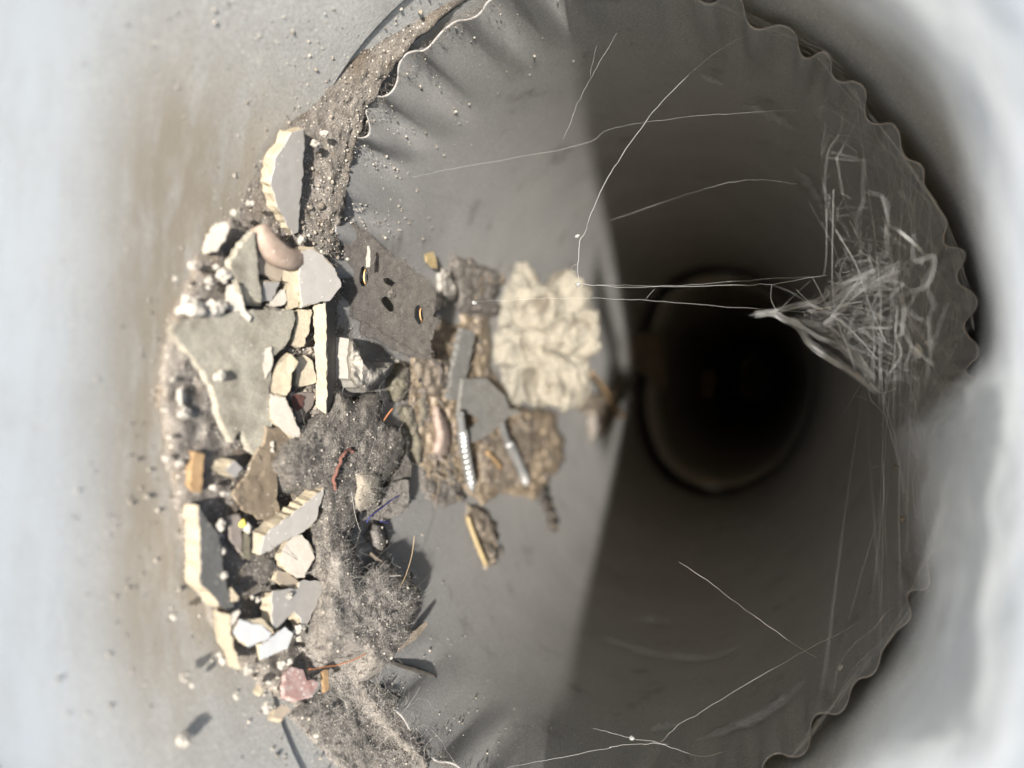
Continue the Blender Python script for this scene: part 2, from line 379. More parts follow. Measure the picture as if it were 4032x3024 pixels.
# outer pipe around the crimped rim, and the sleeve lapped inside it towards the mouth
SEAM = -24.5-.13*r0*ct+.02*r0*st
outer = empty('outer_pipe', (0, -30, 0)); tag(outer, 'wider steel pipe that the crimped pipe is pushed into', 'pipe')
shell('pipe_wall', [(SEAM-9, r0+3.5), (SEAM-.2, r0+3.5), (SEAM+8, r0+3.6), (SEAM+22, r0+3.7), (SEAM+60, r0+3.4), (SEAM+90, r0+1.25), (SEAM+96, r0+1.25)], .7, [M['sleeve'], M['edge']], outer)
sleeve = empty('mouth_sleeve', (0, -90, 0)); tag(sleeve, 'dusty steel sleeve at the mouth of the duct, brown dirt along its floor', 'pipe')
MY = -90+.15*r0*ct+.39*(r0*st+62)
rws = []
for k in np.r_[0, .003, np.linspace(.02, .98, 13), .995, 1]:
    rws.append((MY+1.2+(SEAM-MY-1.2)*k, r0+3.1+.25*np.sin(TH*5+k*4)*np.sin(k*math.pi)))
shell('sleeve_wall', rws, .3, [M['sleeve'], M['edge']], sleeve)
lip = [(MY+1.6, r0+2.5), (MY-.4, r0+2.3), (MY-1.6, r0+2.6), (MY-2.2, r0+3.4), (MY-1.6, r0+4.4), (MY+.4, r0+4.8)]
shell('folded_lip', lip, .6, [M['lip'], M['lip']], sleeve)

# ------------------------------------------------------------------ dust and grit
def dust_depth(t, y, x, z):
    """surface of the dirt, as mm above the inner pipe floor (negative = lower)"""
    a = np.abs(t+math.pi/2+.05); s = y-rim_y(x, z)
    spread = np.clip(1-(a/1.05)**2, 0, 1)
    bankw = 1.6+20*spread**1.4
    up = np.exp(-(np.clip(-s, 0, None)/bankw)**2)          # on the mouth side of the rim
    dn = np.exp(-(np.clip(s, 0, None)/(1.5+9*np.clip(1-(a/.75)**2, 0, 1)))**2)
    hgt = np.where(s < 0, up, dn)
    lvl = -3.9+hgt*(4.4+.8*np.clip(1-(a/.9)**2, 0, 1))*np.clip((1.2-a)/.6, 0, 1)
    return lvl
tt = np.linspace(-math.pi/2-1.75, -math.pi/2+1.75, 520); yy = np.linspace(-64, 40, 200)
Tg, Yg = np.meshgrid(tt, yy, indexing='ij'); tf, yf = Tg.ravel(), Yg.ravel()
rr = rho(tf); xf, zf = rr*np.cos(tf), rr*np.sin(tf)
Pn = np.stack([xf, yf, zf], 1)
h = dust_depth(tf, yf, xf, zf)
amp = np.clip((h+3.9)/2.0, 0, 1)
h = h+amp*(.55*fbm(Pn/3.0, 3)+.35*fbm(Pn/.8+5, 2))
Vd = pt(tf, yf, h); nt_, ny_ = Tg.shape
ii, jj = np.meshgrid(np.arange(nt_-1), np.arange(ny_-1), indexing='ij'); q = (ii*ny_+jj).ravel()
Fd = np.stack([q, q+1, q+ny_+1, q+ny_], 1)
keep = (h[Fd].max(1) > -3.75)
Fd = Fd[keep]; us = np.unique(Fd); mp = np.full(len(Vd), -1); mp[us] = np.arange(len(us))
o = new_obj('dust_bank', Vd[us], mp[Fd], M['dirt'], smooth=True); tag(o, None, None, None, 'stuff')
o['label'] = 'brown gritty dust banked up along the duct floor'
ICO_V, ICO_F = None, None
def ico():
    p = (1+5**.5)/2
    V = np.array([(-1, p, 0), (1, p, 0), (-1, -p, 0), (1, -p, 0), (0, -1, p), (0, 1, p), (0, -1, -p), (0, 1, -p), (p, 0, -1), (p, 0, 1), (-p, 0, -1), (-p, 0, 1)])/1.902
    F = np.array([(0, 11, 5), (0, 5, 1), (0, 1, 7), (0, 7, 10), (0, 10, 11), (1, 5, 9), (5, 11, 4), (11, 10, 2), (10, 7, 6), (7, 1, 8), (3, 9, 4), (3, 4, 2), (3, 2, 6), (3, 6, 8), (3, 8, 9), (4, 9, 5), (2, 4, 11), (6, 2, 10), (8, 6, 7), (9, 8, 1)])
    return V, F
ICO_V, ICO_F = ico()
def subdiv(V, F, k):
    for _ in range(k):
        c = {}; V = list(map(tuple, V)); NF = []
        def mid(a, b):
            key = (min(a, b), max(a, b))
            if key not in c:
                m_ = (np.array(V[a])+np.array(V[b]))/2; V.append(tuple(m_/np.linalg.norm(m_))); c[key] = len(V)-1
            return c[key]
        for a, b, d in F:
            x, y, z = mid(a, b), mid(b, d), mid(d, a); NF += [(a, x, z), (b, y, x), (d, z, y), (x, y, z)]
        F = NF
    return np.array(V), np.array(F)
I2 = subdiv(ICO_V, ICO_F, 2); I4 = subdiv(ICO_V, ICO_F, 4); I5 = subdiv(ICO_V, ICO_F, 5)
def grains(name, pos, size, m, label):
    n = len(pos); V = (ICO_V[None]*size[:, None, None]*RNG.uniform(.6, 1.25, (n, 12, 3)))+pos[:, None]
    F = (ICO_F[None]+12*np.arange(n)[:, None, None]).reshape(-1, 3)
    o = new_obj(name, V.reshape(-1, 3), F, m); tag(o, label, None, None, 'stuff'); return o
# grit lying on the floor: denser near the rim
N = 7000
t_ = -math.pi/2+RNG.normal(0, .62, N)+.05; y_ = RNG.normal(-14, 20, N)
r_ = rho(t_); hh = dust_depth(t_, y_, r_*np.cos(t_), r_*np.sin(t_))
hh = np.where(y_ < SEAM.mean(), np.maximum(hh, -3.1), np.maximum(hh, -3.5)); hh = np.where(y_ > rim_y(r_*np.cos(t_), r_*np.sin(t_)), np.maximum(hh, -.2), hh)
sz = np.exp(RNG.normal(-2.0, .45, N))
k = (y_ > -70) & (np.abs(t_+math.pi/2) < 1.9)
grains('grit', pt(t_, y_, hh+sz*.4)[k], sz[k], M['grit'], 'pale specks of grit scattered over the dirty floor')
N = 2600
t_ = -math.pi/2+RNG.normal(0.14, .36, N); y_ = RNG.normal(-14, 9, N); r_ = rho(t_)
hh = dust_depth(t_, y_, r_*np.cos(t_), r_*np.sin(t_)); sz = np.exp(RNG.normal(-1.15, .42, N)); k = (y_ < rim_y(r_*np.cos(t_), r_*np.sin(t_))+3) & (y_ > -40)
M['crumb'] = mat('brown crumbs', (.27, .235, .19), (.16, .135, .11), 1.5, .95, .1, .4, island=.6)
grains('dirt_crumbs', pt(t_, y_, np.maximum(hh, -3.2)+sz*.3)[k], sz[k], M['crumb'], 'brown and grey dirt crumbs between the broken chips')
N = 900
t_ = RNG.uniform(-math.pi, math.pi, N); y_ = rim_y(rho(t_)*np.cos(t_), rho(t_)*np.sin(t_))+np.abs(RNG.normal(0, 60, N))+2
grains('dust_specks', pt(t_, y_, -.3), np.exp(RNG.normal(-2.5, .35, N)), M['grit'], 'fine pale dust specks stuck to the inner pipe wall')

def floor_h(P):
    P = np.atleast_2d(P); t = np.arctan2(P[:, 2], P[:, 0]); s = P[:, 1]-rim_y(P[:, 0], P[:, 2])
    d = dust_depth(t, P[:, 1], P[:, 0], P[:, 2]); seam = -24.5-.13*P[:, 0]+.02*P[:, 2]
    return np.where(s > 0, np.maximum(d, -.2), np.maximum(d, np.where(P[:, 1] < seam, -3.1, -3.5)))
# ------------------------------------------------------------------ builders for the debris
def plane_of(poly, h, tA, tT):
    P0 = hit(*np.mean(poly, axis=0), h)[0]; N, A, T = frame(P0); nn = N-tA*A+tT*T; return P0, nn/np.linalg.norm(nn)
def on_plane(pts, P0, nn):
    d = np.stack([(np.array(pts)[:, 0]-CX)/FPX, (np.array(pts)[:, 1]-CY)/FPX, np.ones(len(pts))], 1) @ MW.T
    t = ((P0-CAM)@nn)/(d@nn); return CAM+d*t[:, None]
def slab(name, poly, P0, nn, th, m, parent=None, step=15, jit=4.2, relief=.0, bev=.12, holes=(), inner_step=None, base=None, wob=.2):
    """a broken plate: outline seen in the photo laid on its plane, real thickness, uneven broken sides"""
    pr = ragged(poly, step, jit)
    hs = [ragged(hl, step*.7, jit*.6) for hl in holes]
    v, F = fill(pr, inner_step or step*1.6, hs)
    top = on_plane(v, P0, nn)
    if relief: top = top+nn*(relief*fbm(top/1.3, 3))[:, None]
    nb = len(top); bot = top-nn*(th+ (0.08*fbm(top/.8, 2))[:, None])
    c = top.mean(0)
    be = bnd_edges(F)
    V = [top, bot]; FF = [tuple(f) for f in F]+[tuple(i+nb for i in f[::-1]) for f in F]
    bv = sorted({a for e in be for a in e}); mid = {}; ex = []
    for k_ in (1, 2):                                              # two uneven rings round the broken edge
        for b in bv:
            mid[(b, k_)] = 2*nb+len(ex)
            p = top[b]-nn*th*k_/3.0; out = p-c; out -= nn*(out@nn); out /= np.linalg.norm(out)+1e-9
            ex.append(p+out*random.uniform(-wob, wob)+nn*random.uniform(-wob, wob)*.5)
    for a, b in be:
        ch = lambda q: [q, mid[(q, 1)], mid[(q, 2)], q+nb]
        A_, B_ = ch(a), ch(b)
        for i in range(3): FF.append((A_[i], A_[i+1], B_[i+1], B_[i]))
    if ex: V.append(np.array(ex))
    return new_obj(name, np.concatenate(V), FF, m, parent, base=base)
def shard(name, label, cat, poly, h, th=2.4, tA=0., tT=0., body='cream', face='glaze', group=None, facet=.18, **kw):
    P0, nn = plane_of(poly, h, tA, tT)
    if face is None:
        return tag(slab(name, poly, P0, nn, th, M[body], relief=kw.pop('relief', .04), **kw), label, cat, group)
    o = slab(name, poly, P0-nn*facet, nn, th-facet, M[body], **kw)
    c = np.mean(poly, axis=0); ip = [tuple(c+(np.array(p)-c)*.992) for p in poly]
    slab('painted_face', ip, P0, nn, facet*.95, M[face], o, base=None, relief=.012, wob=.03, **{k: v for k, v in kw.items() if k in ('step', 'jit')})
    return tag(o, label, cat, group)
def fibres_on(P, Nn, count, ln, lift, rad, name, m, parent, curl=.9):
    lines = []; rads = []
    idx = RNG.integers(0, len(P), count)
    for i in idx:
        p = P[i]; nrm = Nn[i]; d = RNG.normal(size=3); d -= nrm*(d@nrm)*.7; d /= np.linalg.norm(d)
        L = ln*math.exp(RNG.normal(0, .45)); k = 5; c = RNG.normal(size=3)*curl*1.7; pts = [p+nrm*RNG.uniform(-.1, lift*.4)]
        for s in range(k):
            pts.append(pts[-1]+d*L/k); d = d+c/k+RNG.normal(size=3)*.25+nrm*(.5 if s < 2 else -.35)*lift*.4; d /= np.linalg.norm(d)
        lines.append(np.array(pts)); rads.append(rad*math.exp(RNG.normal(0, .3)))
    V, F = tubes(lines, rads)
    return tag(new_obj(name, V, F, m, parent), None, None, None, 'stuff')
def mound(name, label, cat, poly, h_edge, H, m, step=11, na=.35, nf=2.2, fib=None, jit=6, edge_px=60, hmap=None, skirt=3.0, group=None, rel=False, grit_n=0, flat=False):
    """a heap seen in outline: rises from the duct floor, uneven top"""
    pr = ragged(poly, 14, jit); v, F = fill(pr, step)
    d = edge_dist(v, pr); k = np.clip(d/edge_px, 0, 1); prof = np.sqrt(1-(1-k)**2)
    hh = h_edge+(H-h_edge)*prof
    if hmap is not None: hh = hh+hmap(v)*prof
    if rel:
        for _ in range(2): P = hit(v[:, 0], v[:, 1], hh+(0 if _ == 0 else fl)); fl = floor_h(P)
        hh = hh+fl
    P = hit(v[:, 0], v[:, 1], hh)
    hh2 = hh+(.25+.75*k)*na*fbm(P/nf, 4)+.12*fbm(P/.45, 2)
    P = hit(v[:, 0], v[:, 1], hh2)
    be = bnd_edges(F); bv = sorted({a for e in be for a in e}); sm = {}; ex = []
    for b in bv:
        sm[b] = len(P)+len(ex); t = math.atan2(P[b][2], P[b][0])
        ex.append(pt(np.array([t]), P[b][1], hh2[b]-skirt)[0])
    FF = [tuple(f) for f in F]+[(a, sm[a], sm[b], b) for a, b in be]
    o = tag(new_obj(name, np.concatenate([P, np.array(ex)]), FF, m, smooth=not flat), label, cat, group)
    if grit_n:
        gi = RNG.integers(0, len(P), grit_n); gs = np.exp(RNG.normal(-2.2, .45, grit_n)); gr = grains('grit_specks', P[gi]+np.array([frame(p)[0] for p in P[gi]])*.1, gs, M['grit'], None)
        gr.parent = o; gr.location = gr.location-o.location
    if fib:
        Nn = np.array([frame(p)[0] for p in P]); Nn = Nn-np.array([0, .5, 0]); Nn /= np.linalg.norm(Nn, axis=1)[:, None]
        for (cnt, ln, lift, rad, mm) in fib: fibres_on(P, Nn, cnt, ln, lift, rad, 'loose_fibres', M[mm], o)
    return o
def blob(name, label, cat, P, radii, m, na=.25, nf=2.0, sub=I4, rot=0., parent=None, group=None, fine=.0, smooth=True):
    N, A, T = frame(P); V, F = sub
    c, s = math.cos(rot), math.sin(rot); T2, A2 = T*c+A*s, A*c-T*s
    W = V*(1+na*fbm(V*max(radii)/nf+P*.37, 3)[:, None])
    if fine: W = W*(1+fine*fbm(V*9+P, 2)[:, None])
    X = P+W[:, :1]*radii[0]*T2+W[:, 1:2]*radii[1]*A2+W[:, 2:]*radii[2]*N
    o = new_obj(name, X, F, m, parent, smooth=smooth)
    return tag(o, label, cat, group) if parent is None else o
def strand(name, label, cat, P, rad, m, n=24, sides=6, group=None, taper=None, wig=0.0):
    L = spline(P, n)
    if wig: L = L+wig*np.stack([fbm(L/1.5+a, 2) for a in (0, 9, 21)], 1)
    r = rad*np.ones(n)
    if taper: r = rad*np.interp(np.linspace(0, 1, n), *taper)
    V, F = tubes([L], [r], sides)
    return tag(new_obj(name, V, F, m, smooth=True), label, cat, group)
def lay(pts, h):
    hs = h if hasattr(h, '__len__') else [h]*len(pts)
    return np.array([hit(p[0], p[1], q)[0] for p, q in zip(pts, hs)])

# ------------------------------------------------------------------ broken tile and plaster on the mouth side
mound('dirt_heap', 'brown gritty dirt heap filling the gaps under the broken chips', 'dirt',
      [(900, 850), (1180, 1000), (1330, 1250), (1330, 1600), (1180, 1800), (1150, 2100), (1250, 2300), (1270, 2600), (1190, 2790), (1000, 2700), (880, 2560), (770, 2350), (700, 2100), (660, 1850), (610, 1550), (660, 1250), (760, 1020)],
      -3.6, -.9, M['dirt'], step=17, na=.55, nf=1.6, edge_px=110, grit_n=700, jit=12)
g_sh = 'broken grey-faced chips on the duct floor'
shard('tile_shard', 'long tapering grey chip with a thick cream edge, topmost of the chips', 'chip',
      px('A', (1510, 330), (1655, 295), (1660, 420), (1642, 640), (1640, 760), (1625, 900), (1600, 1200), (1582, 1420), (1530, 1450), (1440, 1300), (1370, 1150), (1330, 1000), (1290, 890), (1310, 780), (1335, 620), (1420, 500), (1480, 420)),
      1.2, 2.5, .0, 0, group=g_sh)
# curled taupe strip and what it leans on
def bent(name, label, cat, path, hs, wid, th, m):
    C_ = spline(lay(path, hs), 22); V = []; F = []; k = 10
    T = np.gradient(C_, axis=0); T /= np.linalg.norm(T, axis=1)[:, None]
    for i, (p, t) in enumerate(zip(C_, T)):
        N, A, _ = frame(p); s = np.cross(t, N); s /= np.linalg.norm(s); u = np.cross(s, t)
        wv_ = wid*(1-.25*abs(i/21-.5)*2)
        for j in range(k):
            a = 2*math.pi*j/k; cx, cz = math.cos(a), math.sin(a)
            V.append(p+s*wv_/2*np.sign(cx)*abs(cx)**.6+u*th/2*np.sign(cz)*abs(cz)**.6)
    for i in range(21):
        for j in range(k): F.append((i*k+j, i*k+(j+1) % k, (i+1)*k+(j+1) % k, (i+1)*k+j))
    F.append(list(range(k))[::-1]); F.append([21*k+j for j in range(k)])
    return tag(new_obj(name, V, F, m, smooth=True), label, cat)
bent('curled_strip', 'smooth curled taupe strip just under the long tapering chip', 'strip',
     px('B', (1160, -10), (1235, 130), (1350, 265), (1470, 330), (1580, 330)), [1.5, 2.6, 3.2, 3.4, 3.0], 4.6, 3.2, M['taupe'])
shard('beige_chip', 'flat beige chip lying under the curled taupe strip', 'chip',
      px('B', (1140, 150), (1210, 250), (1430, 380), (1440, 500), (1390, 575), (1175, 490)), 1.7, 1.2, .1, 0, body='beige', face=None)
shard('olive_chip', 'upright olive chip with a yellowish top corner beside the curled taupe strip', 'chip',
      px('B', (845, 400), (960, 200), (1110, 30), (1150, 480), (1180, 700), (1188, 800), (1070, 690), (925, 560)), 2.3, 1.4, .1, .1, body='olive', face=None)
shard('olive_chip', 'olive plate standing in for the shade below the upright olive chip', 'chip',
      px('B', (925, 575), (1065, 690), (1185, 800), (1190, 850), (1020, 840), (960, 700)), 1.2, 1.0, -.25, .2, body='olive', face=None)  # added plate, tipped away to read as the chip's shade
shard('tile_shard', 'rounded fan-shaped grey chip with a broad cream side, touching the dark perforated felt', 'chip',
      px('B', (1610, 330), (1622, 245), (1750, 215), (1850, 290), (1960, 400), (2005, 480), (2062, 640), (1990, 700), (1930, 780), (1750, 820), (1630, 862), (1590, 600)),
      5.2, 4.6, .15, .05, group=g_sh)
shard('plaster_chip', 'cream chip wedged between the taupe strip and the fan-shaped grey chip', 'chip',
      px('B', (1415, 395), (1585, 395), (1590, 860), (1500, 880), (1450, 690), (1500, 590), (1410, 560)), 2.6, 1.8, .5, 0, body='cream', face=None)
shard('tile_shard', 'small grey chip under the beige chip beside the fan-shaped chip', 'chip',
      px('B', (1225, 570), (1380, 575), (1370, 620), (1300, 790), (1200, 800)), 1.7, 1.2, 0, .1, group=g_sh)
shard('plaster_chip', 'ragged white chip below the small grey chip and above the big olive plate', 'chip',
      px('B', (1440, 660), (1465, 780), (1400, 850), (1290, 830), (1310, 790), (1370, 700)), 1.9, 1.4, .35, 0, body='pale', face=None)
# long stick standing on its edge
edge_poly = px('B', (1750, 826), (1880, 812), (1897, 1250), (1892, 1659))+px('C', (1897, 150), (1900, 400), (1897, 632), (1785, 560), (1790, 300), (1778, 0))
shard('plaster_stick', 'long straight cream stick below the fan-shaped chip, its far side grey and shaded', 'stick', edge_poly, 4.6, 4.2, 1.6, 0, body='glaze', face='cream', facet=1.2)
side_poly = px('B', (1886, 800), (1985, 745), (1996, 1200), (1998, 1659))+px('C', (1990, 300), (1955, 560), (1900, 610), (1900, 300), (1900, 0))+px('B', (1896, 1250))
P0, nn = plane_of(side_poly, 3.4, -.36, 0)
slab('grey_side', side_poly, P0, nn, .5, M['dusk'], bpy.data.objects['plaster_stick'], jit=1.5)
shard('plaster_chip', 'square cut cream chip left of the long cream stick, scratched face', 'chip',
      px('B', (1585, 890), (1735, 882), (1700, 1100), (1650, 1290), (1512, 1270), (1552, 1100)), 2.8, 1.8, .55, 0, body='cream', face=None)
shard('plaster_chip', 'lumpy cream chip on the right edge of the big olive plate', 'chip',
      px('C', (1400, 60), (1500, -10), (1582, 70), (1520, 190), (1490, 380), (1450, 448), (1282, 402), (1270, 310), (1330, 190)), 3.0, 2.0, .55, .1, body='cream', face=None, relief=.14)
shard('plaster_chip', 'rounded cream chip tucked against the long cream stick', 'chip',
      px('C', (1590, 20), (1650, 0), (1750, 60), (1778, 210), (1786, 280), (1700, 322), (1600, 335), (1556, 300), (1575, 180), (1560, 120)), 2.6, 1.8, .55, -.1, body='cream', face=None, relief=.08)
shard('tile_shard', 'pale pointed dagger-shaped chip below the lumpy cream chip', 'chip',
      px('C', (1284, 420), (1450, 450), (1530, 640), (1600, 800), (1668, 988), (1560, 905), (1522, 892), (1460, 840), (1380, 770), (1300, 690), (1285, 600)),
      3.6, 1.2, .34, -.05, face='pale')
r = shard('rusty_flake', 'triangular grey flake with a dark rust stain beside the dagger-shaped chip', 'flake',
      px('C', (1490, 400), (1790, 415), (1792, 455), (1690, 620), (1600, 745), (1570, 600)), 1.7, .8, .1, 0, body='rust', face=None)
P0, nn = plane_of(px('C', (1535, 430), (1650, 440), (1640, 550), (1570, 600)), 1.78, .1, 0)
slab('rust_stain', px('C', (1530, 430), (1600, 420), (1655, 450), (1645, 540), (1570, 605), (1535, 500)), P0, nn, .12, M['rustspot'], r)
shard('olive_plate', 'large dusty olive-grey plate with a pale yellowish left tip in the middle of the debris', 'plate',
      px('B', (200, 1110), (300, 1010), (640, 960), (1000, 890), (1530, 890), (1560, 980), (1500, 1200), (1450, 1290), (1290, 1420))+px('C', (1275, 430), (1290, 700), (1312, 860), (1255, 1190), (1100, 1040), (962, 805), (872, 960), (760, 720), (660, 330), (560, 180)),
      1.5, 1.4, .12, .02, body='olive', face=None, relief=.07, step=24)
shard('brown_sheet', 'thin dusty brown sheet with a shiny fold below the dagger-shaped chip', 'sheet',
      px('C', (1250, 780), (1400, 800), (1525, 895), (1465, 1080), (1372, 1240), (1348, 1320), (1362, 1560), (1370, 1650))+px('D', (1395, 330), (1240, 430), (1000, 300), (880, 120), (1050, -80), (1100, -260), (1230, -430)),
      2.4, .5, .05, .05, body='brown', face=None, relief=.2)
shard('tile_shard', 'little block-shaped chip with a grey top and cream front, on the brown dirt', 'chip',
      px('C', (900, 1150), (980, 1225), (912, 1325), (788, 1250)), 2.6, 3.4, 0, .1, group=g_sh)
shard('wood_sliver', 'blurry orange tan wood sliver left of the little block', 'sliver',
      px('C', (452, 1050), (572, 1080), (560, 1200), (530, 1500), (412, 1450), (430, 1250)), .3, 1.4, .25, 0, body='tan', face=None)
shard('tile_shard', 'long kinked chip with a dark dusty face and bright cream left edge', 'chip',
      px('D', (500, 260), (600, 420), (700, 520), (735, 640), (770, 930), (800, 1080), (835, 1200), (892, 1370), (870, 1440), (735, 1345), (660, 1220), (520, 1100), (520, 600)),
      1.6, 3.0, .0, .1, face='dusk', group=g_sh)
shard('plaster_stick', 'thin cream stick trailing down from the long kinked chip', 'stick',
      px('D', (690, 1400), (850, 1440), (845, 1659))+px('E', (860, 220), (890, 350), (930, 500), (957, 592), (850, 560), (795, 420), (720, 250)), 1.5, 1.6, .7, 0, body='cream', face=None)
shard('tile_shard', 'slanting grey chip with a ribbed cream long edge, below the brown sheet', 'chip',
      px('D', (1872, 62), (1850, 180), (1800, 310), (1790, 400), (1690, 500), (1600, 560), (1470, 620), (1280, 742), (1162, 790), (1215, 580), (1320, 500), (1600, 290)),
      4.6, 3.0, .12, .25, group=g_sh)
shard('tile_shard', 'egg-shaped pale chip with two hairline scratches under the slanting grey chip', 'chip',
      px('D', (1480, 640), (1540, 585), (1620, 570), (1700, 640), (1740, 740), (1775, 820), (1690, 950), (1660, 1030), (1580, 1032), (1480, 970), (1420, 900), (1392, 820), (1420, 720)),
      3.7, 1.8, .34, -.05, face='pale')
shard('beige_chip', 'leaf-shaped beige chip between the egg-shaped chip and the toothed grey chip', 'chip',
      px('D', (1362, 960), (1480, 972), (1592, 1080), (1560, 1162), (1450, 1130), (1332, 1060)), 2.4, 1.0, .05, 0, body='cream', face='beige')
shard('tile_shard', 'broad grey chip with a torn notched lower edge, under the egg-shaped chip', 'chip',
      px('D', (1312, 1182), (1450, 1155), (1585, 1150), (1600, 1080), (1650, 1055), (1720, 1075), (1866, 1060), (1855, 1220), (1780, 1350), (1720, 1480), (1665, 1600), (1620, 1520), (1590, 1440), (1540, 1405), (1450, 1480), (1342, 1592), (1300, 1500), (1302, 1300)),
      3.3, 2.4, .0, .05, group=g_sh)
shard('tile_shard', 'bright white chip lying left of the second white chip at the foot of the chips', 'chip',
      px('E', (900, 130), (960, 30), (1080, 100), (1190, 105), (1300, 190), (1270, 250), (1180, 292), (1052, 336), (960, 270), (890, 190)), 2.6, 1.2, .18, 0, face='white')
shard('tile_shard', 'bright white chip with a pointed lower corner, right of the other white chip', 'chip',
      px('E', (1172, 310), (1340, 212), (1440, 130), (1532, 192), (1520, 240), (1472, 360), (1330, 420), (1190, 476), (1192, 380)), 2.3, 1.2, .18, 0, face='white')
shard('plaster_chip', 'cream wedge behind the two bright white chips', 'chip',
      px('E', (985, 45), (1180, 35), (1262, 100), (1330, 192), (1190, 108), (1080, 100)), 2.9, 1.4, .3, 0, body='cream', face=None)
shard('paint_flake', 'dusty red paint flake with a bite out of its right side, low among the lint', 'flake',
      px('E', (1470, 600), (1510, 560), (1640, 588), (1668, 640), (1680, 705), (1755, 705), (1792, 750), (1740, 870), (1560, 922), (1440, 880), (1430, 750)), 2.3, 1.0, .12, -.1, body='redchip', face=None, relief=.06)
shard('wood_sliver', 'short upright orange tan splinter right of the red paint flake', 'sliver',
      px('E', (1862, 590), (1912, 590), (1922, 800), (1882, 832)), 2.6, .9, .2, 0, body='tan', face=None, step=12, jit=1.5)
shard('tile_shard', 'small beige block chip near the dark seam at the bottom', 'chip',
      px('E', (1342, 1020), (1402, 970), (1500, 1002), (1512, 1040), (1440, 1090), (1412, 1140), (1312, 1110)), 1.4, 1.6, .15, 0, face='beige', step=14, jit=1.5)
shard('plaster_chip', 'tiny cream block left of the red paint flake', 'chip',
      px('E', (1130, 830), (1162, 750), (1212, 800), (1180, 872)), .8, 1.2, .4, 0, body='cream', face=None, step=12, jit=1.5)
shard('tile_shard', 'little pointed chip with a cream side standing in the lint beside the dark gap', 'chip',
      px('P', (740, 205), (770, 230), (812, 330), (822, 470), (800, 500), (725, 490), (738, 380)), 4.0, 1.5, .1, .1, step=14, jit=1.5)
shard('tile_shard', 'thin olive leaf-shaped chip below the little block', 'chip',
      px('D', (962, 40), (1030, 90), (1092, 200), (1090, 282), (1000, 230), (945, 165), (905, 75)), 1.5, .9, .1, 0, face='olive')
shard('olive_chip', 'ragged fawn chip with two points beside the thin olive chip', 'chip',
      px('D', (1112, 250), (1160, 140), (1200, 215), (1280, 175), (1270, 290), (1170, 330)), 1.5, .9, .2, 0, body='beige', face=None)
shard('rusty_flake', 'grey striped flake leaning in the middle of the lower debris', 'flake',
      px('D', (850, 360), (930, 350), (975, 400), (970, 770), (900, 690), (850, 560)), 1.4, .9, .15, .1, body='rust', face=None)
shard('wood_sliver', 'narrow olive brown splinter right of the grey striped flake', 'sliver',
      px('D', (975, 560), (1010, 540), (1060, 590), (1065, 830), (1000, 800), (972, 720)), 1.2, .8, .15, .1, body='moss', face=None)
shard('plaster_chip', 'slim cream chip on the right flank of the long kinked chip', 'chip',
      px('D', (850, 1140), (945, 1245), (930, 1290), (870, 1300)), 1.6, 1.0, .4, 0, body='cream', face=None, step=14, jit=2)
shard('plaster_chip', 'pale chip joining the thin cream stick to the white chip', 'chip',
      px('D', (850, 1450), (945, 1390), (955, 1410), (870, 1560), (830, 1560)), 2.0, 1.0, .4, 0, body='pale', face=None, step=14, jit=2)
shard('plaster_chip', 'narrow upright white chip on the right part of the big olive plate', 'chip',
      px('B', (1240, 1300), (1300, 1290), (1308, 1480), (1240, 1630), (1205, 1480)), 2.4, 1.2, .4, 0, body='pale', face=None, step=16, jit=3, relief=.1)
# pebbles: the ones that can be told apart, and plain ones
def pebble(poly, h, label, m='pebble', group=None, rn=None):
    P_ = np.array(poly); c = P_.mean(0); p = hit(c[0], c[1], h)[0]; z = (p-CAM)@fwd
    w2, h2 = np.ptp(P_[:, 0])/2*z/FPX, np.ptp(P_[:, 1])/2*z/FPX
    return blob('pebble', label, 'pebble', p, (h2, w2*1.25, rn or min(w2, h2)*.9), M[m], .5, max(w2, h2)*.9, I2, fine=.10, group=group, smooth=False)
def around(x, y, rx, ry): return [(x-rx, y), (x, y-ry), (x+rx, y), (x, y+ry)]
pebble(px('B', *around(415, 860, 125, 115)), .2, 'blurry cream pebble, leftmost of the pair above the big olive plate')
pebble(px('B', *around(665, 880, 110, 110)), .4, 'blurry cream pebble with flat top, right of the pair above the big olive plate')
shard('plaster_chip', 'blurry forked white chip above the big olive plate', 'chip',
      px('B', (850, 610), (900, 600), (960, 680), (1000, 810), (1020, 900), (1072, 960), (1060, 1010), (960, 950), (860, 900), (838, 740)), 1.6, 1.8, .5, 0, body='pale', face=None)
shard('plaster_chip', 'blurry elongated white chip at the upper left of the debris', 'chip',
      px('B', (720, -60), (800, -80), (835, 0), (790, 130), (700, 240), (600, 270), (610, 140), (670, 30)), 1.2, 2.0, .5, 0, body='pale', face=None)
pebble(px('A', *around(1785, 465, 58, 45)), 1.2, 'small rough white pebble in the shade right of the long tapering chip')
pebble(px('A', *around(1870, 350, 40, 38)), 1.0, 'white crumb above the rough white pebble near the dust bank')
pebble(px('A', *around(1625, 1505, 42, 45)), 1.5, 'round pale pebble between the taupe strip and the felt')
pebble(px('D', *around(747, 462, 52, 52)), 1.8, 'round white pebble beside the long kinked chip')
pebble(px('D', *around(985, 445, 30, 40)), 1.9, 'bright yellow grain among the lower chips', 'yellow')
pebble(px('D', *around(1038, 490, 38, 60)), 1.9, 'knobbly pale grain right of the yellow grain')
pebble(px('E', *around(1592, 145, 46, 44)), 2.6, 'round cream pebble in the notch of the broad grey chip')
pebble(px('E', *around(1490, 495, 38, 36)), 2.4, 'small round white pebble above the red paint flake')
pebble(px('E', *around(1400, 530, 40, 40)), 2.1, 'whitish crumb left of the small round white pebble')
pebble(px('E', *around(1250, 975, 55, 45)), 1.0, 'white pebble beside the small beige block')
